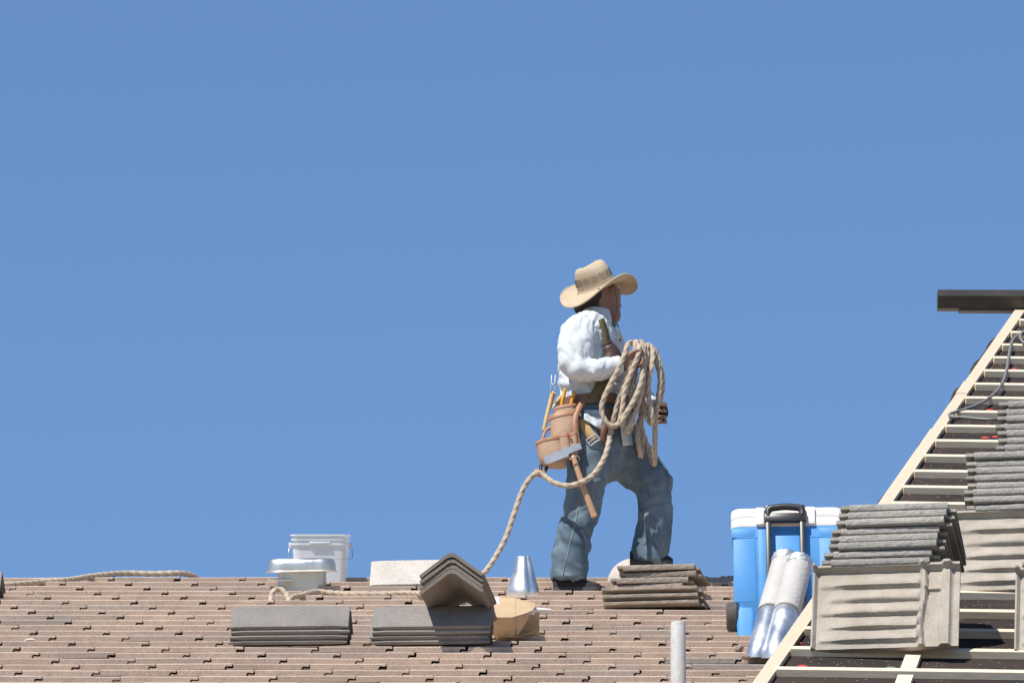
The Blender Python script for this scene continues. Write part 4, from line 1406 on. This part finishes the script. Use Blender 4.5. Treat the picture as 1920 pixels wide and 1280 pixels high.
# nose, lips, brow
def hp(fx, py, sd): # point on the head: forward px from 1127, height pixel, sideways px
    c = B(1127, py, 0.01)
    return c + hf * (fx / SP) + hs * (sd / SP)
mb.tube([hp(36, 543, 0), hp(42, 556, 0), hp(47, 566, 0), hp(38, 570, 0)], [0.008, 0.010, 0.013, 0.008], 10)
for sdx in (-5, 5): mb.tube([hp(36, 568, sdx), hp(43, 569, sdx), hp(36, 571, sdx)], [0.006, 0.008, 0.005], 8)
mb.tube([hp(33, 577, -13), hp(40.5, 577, 0), hp(33, 577, 13)], [0.003, 0.0065, 0.003], 8)
mb.tube([hp(33, 582, -12), hp(40.5, 582.5, 0), hp(33, 582, 12)], [0.003, 0.007, 0.003], 8)
mb.tube([hp(30, 542, -22), hp(39, 541, -8), hp(39, 541, 8), hp(30, 542, 22)], [0.005, 0.007, 0.007, 0.005], 8)
# ear on the near side
for k in (0,):
    e0 = hp(2, 553, 33)
    mb.tube([e0 + hf * 0.008 + Z * 0.020, e0 - hf * 0.006 + Z * 0.026 + hs * 0.008, e0 - hf * 0.016 + Z * 0.014 + hs * 0.010, e0 - hf * 0.014 - Z * 0.006 + hs * 0.008, e0 - hf * 0.002 - Z * 0.026 + hs * 0.003, e0 + hf * 0.006 - Z * 0.02], [0.005, 0.006, 0.006, 0.006, 0.007, 0.005], 8)
# arms inside the sleeves
limb(mb, [(1088, 625, -.15, 22, 22), (1081, 680, -.22, 19, 19), (1096, 694, -.24, 17, 17), (1140, 688, -.235, 13, 14), (1162, 685, -.225, 11, 13)], 14)
limb(mb, [(1130, 635, .15, 22, 22), (1165, 690, .21, 18, 18), (1190, 728, .18, 16, 16), (1218, 758, .12, 12, 13), (1226, 765, .10, 11, 12)], 14)
# near hand: a fist the coil hangs over
def F3(pts, r): mb.tube(spline([B(*p) for p in pts], 4), [r[0] + (r[1] - r[0]) * i / (4 * (len(pts) - 1)) for i in range(4 * (len(pts) - 1) + 1)], 9)
limb(mb, [(1160, 686, -.225, 11, 13), (1170, 683, -.222, 14, 16), (1182, 677, -.218, 17, 17), (1194, 672, -.214, 16, 17), (1201, 670, -.212, 11, 14)], 14)
for k, (dy, L_) in enumerate(((-.252, 0.9), (-.230, 1.0), (-.208, 1.0), (-.188, 0.85))):
    F3([(1192, 670, dy), (1202, 669 + k, dy), (1205, 677 + k, dy - .003), (1200, 683 + k, dy - .004), (1192, 682 + k, dy - .002)], (0.0105, 0.0088))
F3([(1172, 675, -.245), (1182, 663, -.262), (1194, 658, -.262), (1204, 660, -.252)], (0.0125, 0.0095))
# far hand gripping the hanging strands
limb(mb, [(1224, 763, .10, 11, 12), (1230, 768, .09, 14, 15), (1236, 772, .075, 16, 16), (1239, 774, .06, 13, 15)], 14)
for k, (y, L_) in enumerate(((757, 0.9), (768, 1.0), (779, 1.0), (789, 0.85))):
    F3([(1238, y, .075), (1246, y + 1, .055), (1246, y + 2, .025), (1238, y + 2, .008), (1230, y + 2, .010)], (0.0105, 0.0085))
F3([(1230, 762, .06), (1232, 754, .03), (1235, 752, .005), (1238, 756, -.012)], (0.012, 0.009))
V, N, F = fuse(mb, 0.0045, 2)
mesh('body', V, F, M['skin'], person, True)
# glove shell on the far hand
mb = MB()
limb(mb, [(1222, 762, .102, 14, 15), (1230, 768, .09, 17, 18), (1237, 772, .073, 19, 19), (1240, 774, .058, 15, 17)], 14)
for k, y in enumerate((757, 768, 779, 789)):
    mb.tube([B(1237, y, .078), B(1246.5, y + 1, .056), B(1247, y + 1.5, .040)], [0.0125, 0.0122, 0.0115], 10)
V, N, F = fuse(mb, 0.004, 1)
mesh('glove', V, F, M['glove'], person, True)

# --- hair
mb = MB()
rings = []
for py, x0, x1, hw in ((585, 1080, 1116, 26), (577, 1077, 1126, 34), (566, 1079, 1132, 37), (554, 1083, 1138, 37), (547, 1086, 1136, 33), (543, 1094, 1126, 22)):
    c = B((x0 + x1) / 2 - 2, py, 0.01) + hs * 0.014
    rings.append([c + hf * ((x1 - x0) / 2 / SP * math.cos(u)) + hs * (hw / SP * math.sin(u)) for u in [2 * math.pi * j / 26 for j in range(26)]])
mb.loft(rings)
V, N, F = fuse(mb, 0.006, 1)
V2 = [p + n * (0.006 * noise.noise(Vector((p.x * 60, p.y * 60, p.z * 18))) + 0.004 * noise.noise(p * 40)) for p, n in zip(V, N)]
hair = mesh('hair', V2, F, M['hair'], person, True)
rg = random.Random(4)
lk = MB()
for i in range(46):
    px, py = rg.uniform(1080, 1108), rg.uniform(548, 566)
    s0 = B(px, py, 0.01) + hs * (rg.uniform(0.04, 0.07)) * (1 if px > 1086 else .5)
    w_ = rg.uniform(-1, 1)
    lk.tube(spline([s0, s0 + Vector((-0.006 + .006 * w_, 0, -0.016)), s0 + Vector((-0.008 - .008 * w_, 0, -0.032)), s0 + Vector((-0.014 + .01 * w_, 0, -0.045 - .012 * rg.random()))], 3), [0.005, 0.0048, 0.0046, 0.0044, 0.004, 0.0038, 0.0034, 0.003, 0.0022, 0.0012], 6)
lk.build('hair_locks', M['hair'], hair, True)

# --- straw hat
HF = R(42)
pit = R(29)
h_f0, h_s = Vector((math.cos(HF), math.sin(HF), 0)), Vector((math.sin(HF), -math.cos(HF), 0))
h_f = (h_f0 * math.cos(pit) + Z * math.sin(pit)).normalized()
h_s = (Matrix.Rotation(R(-3), 3, h_f) @ h_s)
if h_s.z > 0: h_s = Matrix.Rotation(R(6), 3, h_f) @ h_s
h_u = h_s.cross(h_f) * -1
if h_u.z < 0: h_u = -h_u
hc = B(1119, 540, 0.0)
hat = empty('straw_hat', hc, None, None)
hat.parent = person
hat.location = hc - foot0
def hatp(f, s_, u_): return hc + h_f * f + h_s * s_ + h_u * u_
NA = 64
rings = []
def brim(a, t):
    c, s_ = math.cos(a), math.sin(a)
    rf = 0.100 + (0.098 if c > 0 else 0.085) * t
    rs = 0.080 + 0.098 * t
    lift = 0.034 * (abs(s_) ** 2.2) * t ** 1.6 - 0.034 * (abs(c) ** 2.2) * t ** 1.4 * (2.7 if c > 0 else 1.0)
    inw = 0.008 * (abs(s_) ** 2.5) * t ** 2.5
    return (rf * c, (rs - inw) * s_, lift)
crown = [(0.0, 1.0, 1.0), (0.02, 0.985, 0.985), (0.05, 0.95, 0.93), (0.080, 0.90, 0.84), (0.098, 0.85, 0.72), (0.106, 0.76, 0.58), (0.107, 0.62, 0.42)]
rings = []
for t in (1.0, 0.97, 0.8, 0.6, 0.4, 0.2, 0.06):
    rings.append([hatp(*brim(2 * math.pi * j / NA, t)) for j in range(NA)])
for h, kf, ks in crown:
    rings.append([hatp(0.100 * kf * math.cos(a) , 0.080 * ks * math.sin(a), h + 0.012 * (h / 0.12) * math.cos(a) ** 2 * (1 if h > 0.06 else 0)) for a in [2 * math.pi * j / NA for j in range(NA)]])
rings.append([hatp(0.100 * 0.45 * math.cos(a), 0.080 * 0.22 * math.sin(a), 0.090 + 0.016 * math.cos(a) ** 2) for a in [2 * math.pi * j / NA for j in range(NA)]])
rings.append([hatp(0.100 * 0.2 * math.cos(a), 0.080 * 0.08 * math.sin(a), 0.083) for a in [2 * math.pi * j / NA for j in range(NA)]])
mbh = MB().loft(rings, cap=False)
n0 = len(rings) - 1
mbh.F.append(tuple(n0 * NA + j for j in range(NA)))
o = mbh.build('hat_body', M['straw'], hat, True)
o.data.flip_normals()
sd = o.modifiers.new('t', 'SOLIDIFY'); sd.thickness = 0.004; sd.offset = 0
mb = MB().tube([hatp(*brim(2 * math.pi * j / NA, 1.0)) for j in range(NA + 1)], 0.0042, 6)
mb.build('brim_edge', M['straw'], hat, True)
# openwork holes of the crown: short dark slots
mb = MB()
for row in range(4):
    for j in range(40):
        a = 2 * math.pi * (j + 0.5 * (row % 2)) / 40
        h = 0.040 + 0.0095 * row
        k = 0.957 - 0.055 * (h - 0.045) / 0.035 * 1.1 + 0.02
        ks = k - 0.02 - 0.03 * row / 4
        p = hatp(0.100 * k * math.cos(a), 0.080 * ks * math.sin(a), h)
        nr = (h_f * math.cos(a) / 0.1 + h_s * math.sin(a) / 0.08).normalized()
        tg = nr.cross(h_u).normalized()
        w_ = 0.0016 + 0.0012 * ((j * 7 + row * 3) % 3) / 2
        mb.box(p + nr * 0.0022, (tg, h_u, nr), (w_ * 1.6, 0.0040, 0.0045))
mb.build('openwork_holes', M['void'], hat)['kind'] = 'stuff'
# chin cord
P = [hatp(0.035, 0.078, 0.0), B(1151, 540, -.075), B(1156, 560, -.072), B(1157, 580, -.055), B(1153, 599, -.03)]
MB().tube(spline(P, 6), 0.003, 6).build('chin_cord', M['leather_dark'], hat, True)
P = [B(1156, 604, -.06), B(1161, 618, -.085), B(1163, 630, -.09), B(1162, 640, -.09)]
MB().tube(spline(P, 4), [0.003] * 9 + [0.006, 0.007, 0.006, 0.003], 6).build('cord_toggle', M['strap'], hat, True)

# --- shoes
def shoe(name, heel, toe, dy, z_sole_px, h_px, w):
    """heel/toe pixel x along the sole line"""
    s_ = empty(name, B((heel + toe) / 2, z_sole_px, dy))
    s_.parent = person; s_.location = B((heel + toe) / 2, z_sole_px, dy) - foot0
    rings, rs = [], []
    L = toe - heel
    for k in range(15):
        f = k / 14
        x = heel + L * f
        hh = h_px * (1.0 if f < 0.35 else 1.0 - 0.62 * ((f - 0.35) / 0.65) ** 1.1)
        if f < 0.06: hh *= 0.85
        if f > 0.94: hh *= 0.75
        ww = w * (0.72 + 0.28 * math.sin(min(1, f / 0.7) * math.pi / 2)) * (1 if f < 0.8 else math.sqrt(max(0.08, 1 - ((f - 0.8) / 0.2) ** 2 * 0.9))) * (0.8 if f < 0.05 else 1)
        c = B(x, z_sole_px, dy)
        ring = [c + Y_ * (ww * math.cos(u)) + Z * (0.020 + hh / SP * (max(0, math.sin(u)) ** 0.75) - 0.004 * (1 if math.sin(u) < 0 else 0)) for u in [2 * math.pi * j / 18 for j in range(18)]]
        rings.append(ring)
        rs.append([c + Y_ * (ww * 1.06 * a_) + Z * b_ for a_, b_ in ((-1, 0.001), (1, 0.001), (1, 0.022), (0.9, 0.026), (-0.9, 0.026), (-1, 0.022))])
    MB().loft(rings).build('upper', M['black'], s_, True)
    MB().loft(rs).build('sole', M['sole'], s_)
shoe('shoe', 1037, 1129, -0.10, 1113, 27, 0.045)
zt = proj((B(1215, 1060, 0.1).x, YP + 0.1, FOOT_TOP))[1]
shoe('shoe', 1181, 1262, 0.10, min(1062, zt), 26, 0.045)

# --- belt, straps, pouches
tb = empty('tool_belt', B(1118, 765, -0.1))
tb.parent = person; tb.location = B(1118, 765, -0.1) - foot0
ring = lambda py, k: [B(1118 + (70 + k) * math.cos(u), py - 7 * math.cos(u) * 0.3, 0.0) + Y_ * ((66 + k) / SP * math.sin(u)) for u in [2 * math.pi * j / 48 for j in range(48)]]
mb = MB().loft([ring(771, 0), ring(771, 2.5), ring(753, 2.5), ring(753, 0), ring(771, 0)], cap=False)
mb.build('belt', M['leather_dark'], tb, 40)
strip(T_torso, [(1127, 598), (1132, 612), (1136, 628), (1139, 645)], 11, 0.016, M['strap'], 'shoulder_strap', tb)
M['leather_black'] = plain('dark_brown_leather', (0.075, 0.042, 0.03), 0.5, var=0.2)
strip(T_torso, [(1137, 640), (1142, 650), (1147, 660), (1150, 671)], [16, 34], 0.019, M['leather_black'], 'chest_patch', tb, 0.004)
strip(T_torso, [(1138, 690), (1131, 712), (1121, 733), (1110, 750)], 19, 0.022, M['strap'], 'front_strap', tb)
strip(T_torso, [(1047, 640), (1043, 670), (1042, 700)], 8, 0.008, M['strap'], 'back_strap', tb)
# back straps down to the pouch
def ribbon(name, pts, w, mat, parent, th=0.003):
    P = spline([B(*p) for p in pts], 6)
    A, C2 = [], []
    for i, p in enumerate(P):
        t = (P[min(i + 1, len(P) - 1)] - P[max(i - 1, 0)]).normalized()
        s_ = t.cross(Y_).normalized()
        A.append(p + s_ * w / SP / 2); C2.append(p - s_ * w / SP / 2)
    m = len(A)
    o = MB().add(A + C2, [(i, i + 1, m + i + 1, m + i) for i in range(m - 1)]).build(name, mat, parent, True)
    sd = o.modifiers.new('t', 'SOLIDIFY'); sd.thickness = th; sd.offset = 0
    return o
ribbon('yellow_strap', [(1036, 733, -.11), (1031, 755, -.13), (1025, 780, -.15), (1019, 808, -.16)], 7, M['webbing'], tb)
ribbon('yellow_strap', [(1041, 735, -.10), (1036, 752, -.12), (1029, 772, -.14)], 4, M['webbing'], tb)
mb = MB()
for dx in (-3.5, 3.5): mb.tube(spline([B(1038 + dx, 702, -.10), B(1037 + dx, 718, -.11), B(1037 + dx * 1.2, 735, -.115)], 4), 0.0028, 6)
mb.tube([B(1033, 720, -.113), B(1043, 720, -.113)], 0.003, 6)
mb.build('strap_clip', M['steel'], tb, True)
def pouch(name, top, bot, dy, dep, mat, rimmat):
    """top=(x0,x1,y_left,y_right) rim; bot likewise; open-topped leather bag"""
    n = 26
    def ring(x0, x1, yl, yr, d, k=1.0, puff=0):
        c = B((x0 + x1) / 2, (yl + yr) / 2, dy)
        a = B(x1, yr, dy) - B(x0, yl, dy)
        return [c + a * (0.5 * k * math.copysign(abs(math.cos(u)) ** 0.75, math.cos(u))) + Y_ * (d * k * math.copysign(abs(math.sin(u)) ** 0.8, math.sin(u))) for u in [2 * math.pi * j / n for j in range(n)]]
    rs = []
    for f, k in ((0, 1.0), (0.15, 1.0), (0.4, 1.03), (0.65, 1.04), (0.85, 0.99), (0.96, 0.88), (1.0, 0.68)):
        q = [top[i] + (bot[i] - top[i]) * f for i in range(4)]
        rs.append(ring(*q, dep * (1 + 0.12 * math.sin(f * math.pi)), k))
    inner = [ring(*top, dep * 0.93, 0.95), ring(*[top[i] + (bot[i] - top[i]) * 0.5 for i in range(4)], dep * 0.93, 0.95)]
    root = MB().loft(inner[::-1] + rs, cap=True).build(name, mat, tb, 50)
    rim = [top, [top[i] + (bot[i] - top[i]) * 0.09 for i in range(4)]]
    MB().loft([ring(*rim[1], dep * 1.0, 1.0), ring(*rim[1], dep * 1.05, 1.035), ring(*rim[0], dep * 1.05, 1.035), ring(*[top[0], top[1], top[2] - 1.5, top[3] - 1.5], dep * 1.0, 1.0), ring(*rim[0], dep * 0.93, 0.95)], cap=False).build('pouch_rim', rimmat, tb, 50)
    return root
M['leather_rim'] = plain('worn_leather_binding', (0.36, 0.18, 0.10), 0.55, var=0.15, scale=20)
pouch('upper_pouch', (1029, 1084, 783, 772), (1036, 1086, 860, 850), -0.19, 0.050, M['leather'], M['leather_rim'])
pouch('back_pouch', (1038, 1082, 768, 760), (1040, 1084, 810, 805), -0.15, 0.045, M['leather'], M['leather_rim'])
pouch('lower_pouch', (1004, 1052, 832, 820), (1014, 1066, 874, 877), -0.215, 0.052, M['leather'], M['leather_rim'])
pouch('tool_holder', (1048, 1066, 818, 814), (1053, 1072, 862, 858), -0.255, 0.018, M['leather'], M['leather_rim'])
pouch('tool_holder', (1067, 1082, 815, 812), (1070, 1084, 856, 852), -0.25, 0.016, M['leather'], M['leather_rim'])
ribbon('leather_flap', [(1094, 752, -.185), (1084, 768, -.22), (1078, 790, -.245), (1080, 815, -.25), (1086, 840, -.245)], 11, M['leather_rim'], tb, 0.006)
ribbon('pouch_strap', [(1016, 826, -.225), (1024, 806, -.215), (1036, 800, -.21)], 6, M['leather_rim'], tb, 0.005)
mb = MB().tube([B(1066.5, 816.5, -.278), B(1070, 816, -.278)], 0.008, 10); mb.build('red_knob', M['red'], tb, True)
# webbing strap with steel buckle, front flap
ribbon('webbing_strap', [(1091, 784, -.185), (1097, 800, -.195), (1106, 814, -.195), (1113, 822, -.19)], 19, M['webbing'], tb, 0.004)
bk0 = B(1112, 824, -.205)
ax2 = (X * math.cos(R(35)) + Z * math.sin(R(35)), Y_, Z * math.cos(R(35)) - X * math.sin(R(35)))
mb = MB()
for o_, sz in (((0, 0.017), (0.062, 0.006, 0.007)), ((0, -0.017), (0.062, 0.006, 0.007)), ((0.028, 0), (0.007, 0.006, 0.04)), ((-0.028, 0), (0.007, 0.006, 0.04)), ((0, 0), (0.055, 0.005, 0.005))):
    mb.bbox(bk0 + ax2[0] * o_[0] + ax2[2] * o_[1], ax2, sz, 0.0015, 1)
mb.build('buckle', M['steel'], tb)
ribbon('front_flap', [(1142, 765, -.165), (1138, 785, -.18), (1131, 808, -.185), (1127, 828, -.18)], 20, M['leather_dark'], tb, 0.006)
ribbon('far_holster', [(1186, 835, -.02), (1190, 850, -.01), (1192, 866, 0.0)], 15, M['leather_dark'], tb, 0.01)
mb = MB().bbox(B(1012, 887, -.225), rot(AX, Y_, R(14)), (0.055, 0.03, 0.034), 0.008)
mb.build('rope_hook', M['leather_rim'], tb, 40)
mb = MB().tube([B(1014, 872, -.215), B(1014, 884, -.225)], 0.008, 8).tube([B(1026, 873, -.215), B(1022, 884, -.225)], 0.008, 8)
mb.build('hook_tab', M['blackp'], tb, True)

# --- tools on the belt
ham = empty('hammer', B(1062, 852, -.28), 'hammer with long wooden handle and flat steel head hung on the tool belt', 'hammer')
c = B(1055, 851, -.285)
hx = (B(1090, 838, -.285) - B(1020, 863, -.285)).normalized()
hz = Y_.cross(hx) * -1
if hz.z < 0: hz = -hz
mb = MB()
L = (B(1090, 838, -.285) - B(1020, 863, -.285)).length
poly = [(-L / 2, -0.016), (-L / 2 + 0.01, -0.021), (0.02, -0.021), (0.028, -0.010), (L / 2, -0.008), (L / 2, 0.020), (L / 2 - 0.012, 0.022), (-L / 2 + 0.006, 0.017), (-L / 2, 0.010)]
mb.prism(poly, c - Y_ * 0.009, (hx, hz, Y_), 0.018)
mb.build('head', M['steel'], ham)
P = [B(1073, 848, -.276), B(1080, 872, -.28), B(1092, 908, -.282), (B(1104, 940, -.28)), B(1113, 964, -.275), B(1115, 969, -.274)]
MB().tube(spline(P, 5), [0.011 + 0.006 * (i / 25) ** 0.7 for i in range(25)] + [0.012], 12).build('handle', M['hickory'], ham, True)
MB().tube(spline([B(1068, 862, -.30), B(1074, 856, -.31), B(1084, 855, -.30), B(1086, 862, -.27), B(1076, 866, -.262)], 5), 0.003, 6).build('hanger_loop', M['steel'], ham, True)
pl = empty('pliers', B(1065, 765, -.17), 'pliers with two yellow handles standing in the tool pouch', 'pliers')
for pts in ([(1052, 775, -.165), (1054, 752, -.165), (1058, 738, -.165), (1059, 729, -.165)], [(1070, 770, -.165), (1072, 752, -.165), (1076, 742, -.165), (1077, 734, -.165)]):
    MB().tube(spline([B(*p) for p in pts], 4), 0.0085, 8).build('handle', M['yellow'], pl, True)
MB().bbox(B(1062, 782, -.165), AX, (0.045, 0.012, 0.03), 0.004).build('jaw', M['steel'], pl)
kn = empty('utility_knife', B(1045, 762, -.14), 'tan wooden handled tool lying across the top of the pouch', 'hand tool')
MB().tube([B(1042, 757, -.14), B(1053, 742, -.14)], [0.012, 0.010], 10).build('handle', M['webbing'], kn, True)
MB().tube([B(1037, 764, -.14), B(1042, 757, -.14)], [0.006, 0.008], 8).build('blade', M['steel'], kn)

# --- the rope: coil over the fist, tail through the hook to the roof
def zc(x, y, dy): return B(1110 + x / 5.12, 630 + y / 5.12, dy)
hd = -0.235
coil = [zc(185, 885, -.20), zc(205, 800, -.225), zc(245, 640, -.235), zc(290, 500, -.24), zc(345, 330, -.24), zc(400, 190, -.245), zc(415, 100, -.235), zc(385, 62, -.215),
        # loop 1, outer left
        zc(345, 80, -.245), zc(305, 200, -.265), zc(215, 390, -.27), zc(120, 580, -.265), zc(92, 700, -.255), zc(125, 810, -.25), zc(190, 860, -.245), zc(255, 835, -.24), zc(290, 700, -.25), zc(315, 520, -.255), zc(380, 340, -.26), zc(440, 190, -.262), zc(452, 105, -.24), zc(425, 62, -.215),
        # loop 2
        zc(440, 60, -.19), zc(480, 110, -.20), zc(492, 230, -.225), zc(475, 430, -.25), zc(400, 620, -.262), zc(310, 770, -.262), zc(285, 850, -.25), zc(330, 800, -.225), zc(365, 640, -.215), zc(395, 430, -.21), zc(430, 230, -.205), zc(455, 90, -.185),
        # loop 3, hangs lower
        zc(475, 55, -.17), zc(500, 110, -.18), zc(500, 280, -.21), zc(480, 500, -.23), zc(420, 720, -.24), zc(345, 880, -.235), zc(335, 925, -.225), zc(370, 880, -.205), zc(420, 700, -.195), zc(485, 450, -.19), zc(525, 220, -.18), zc(525, 110, -.165),
        # loop 4
        zc(545, 88, -.15), zc(580, 130, -.16), zc(580, 250, -.19), zc(545, 420, -.20), zc(545, 600, -.20), zc(578, 760, -.195), zc(570, 840, -.18), zc(525, 770, -.165), zc(490, 620, -.16), zc(505, 380, -.155), zc(535, 170, -.14), zc(560, 105, -.13),
        # loop 5, long outer right
        zc(590, 150, -.13), zc(625, 260, -.14), zc(655, 400, -.15), zc(640, 580, -.15), zc(612, 760, -.15), zc(605, 950, -.14), zc(603, 1120, -.12), zc(596, 1225, -.08), zc(572, 1180, -.05), zc(530, 1050, -.05), zc(485, 920, -.07), zc(470, 780, -.09), zc(490, 600, -.10), zc(530, 380, -.10), zc(575, 190, -.10), zc(600, 130, -.095),
        # loop 6
        zc(640, 230, -.09), zc(672, 380, -.10), zc(672, 520, -.10), zc(640, 640, -.10), zc(560, 700, -.09), zc(480, 760, -.10), zc(445, 860, -.12), zc(440, 980, -.13), zc(458, 1100, -.12), zc(470, 1150, -.10), zc(478, 1080, -.08), zc(480, 900, -.07)]
tail = [B(860, 1100, 0) * 0 + PT(700, 1130, 36.6), PT(760, 1124, 36.9), PT(830, 1110, 37.3), PT(880, 1097, 37.6), B(905, 1076, -.35), B(925, 1050, -.30), B(948, 1008, -.27), B(963, 965, -.25), B(980, 918, -.24), B(996, 894, -.235), B(1010, 886, -.235), B(1022, 893, -.24), B(1038, 904, -.27), B(1060, 910, -.30), B(1085, 906, -.31), B(1112, 890, -.30), B(1132, 860, -.27), B(1141, 832, -.235)]
eye = [zz for zz in []]
def z6b(x, y): return (400 + x / 3.84, 960 + y / 3.84)
def L6(x, y, Y, h=0.0): 
    p = PT(*z6b(x, y), Y); return p
eye = [L6(540, 690, 37.50), L6(545, 640, 37.52), L6(525, 590, 37.56), L6(490, 556, 37.58), L6(450, 556, 37.58), L6(422, 590, 37.56), L6(416, 640, 37.53), L6(430, 690, 37.48), L6(480, 715, 37.44), L6(535, 680, 37.46), L6(560, 632, 37.60), L6(640, 612, 37.70), L6(740, 588, 37.85), L6(850, 595, 37.85), L6(1000, 606, 37.80), L6(1200, 606, 37.80), L6(1400, 596, 37.78), L6(1560, 610, 37.6), L6(1700, 640, 37.3)]
mb = MB()
eye = eye[:10] + [p + Z * 0.011 for p in eye[10:]]
rope_mesh(mb, eye[:] + [PT(850, 1118, 37.25)] + tail[3:] + coil, 0.0128)
rope = mb.build('coiled_rope', M['rope'], smooth=True)
setp(rope, 'thick twisted rope coiled over a hand and trailing to an eye on the roof', 'rope')
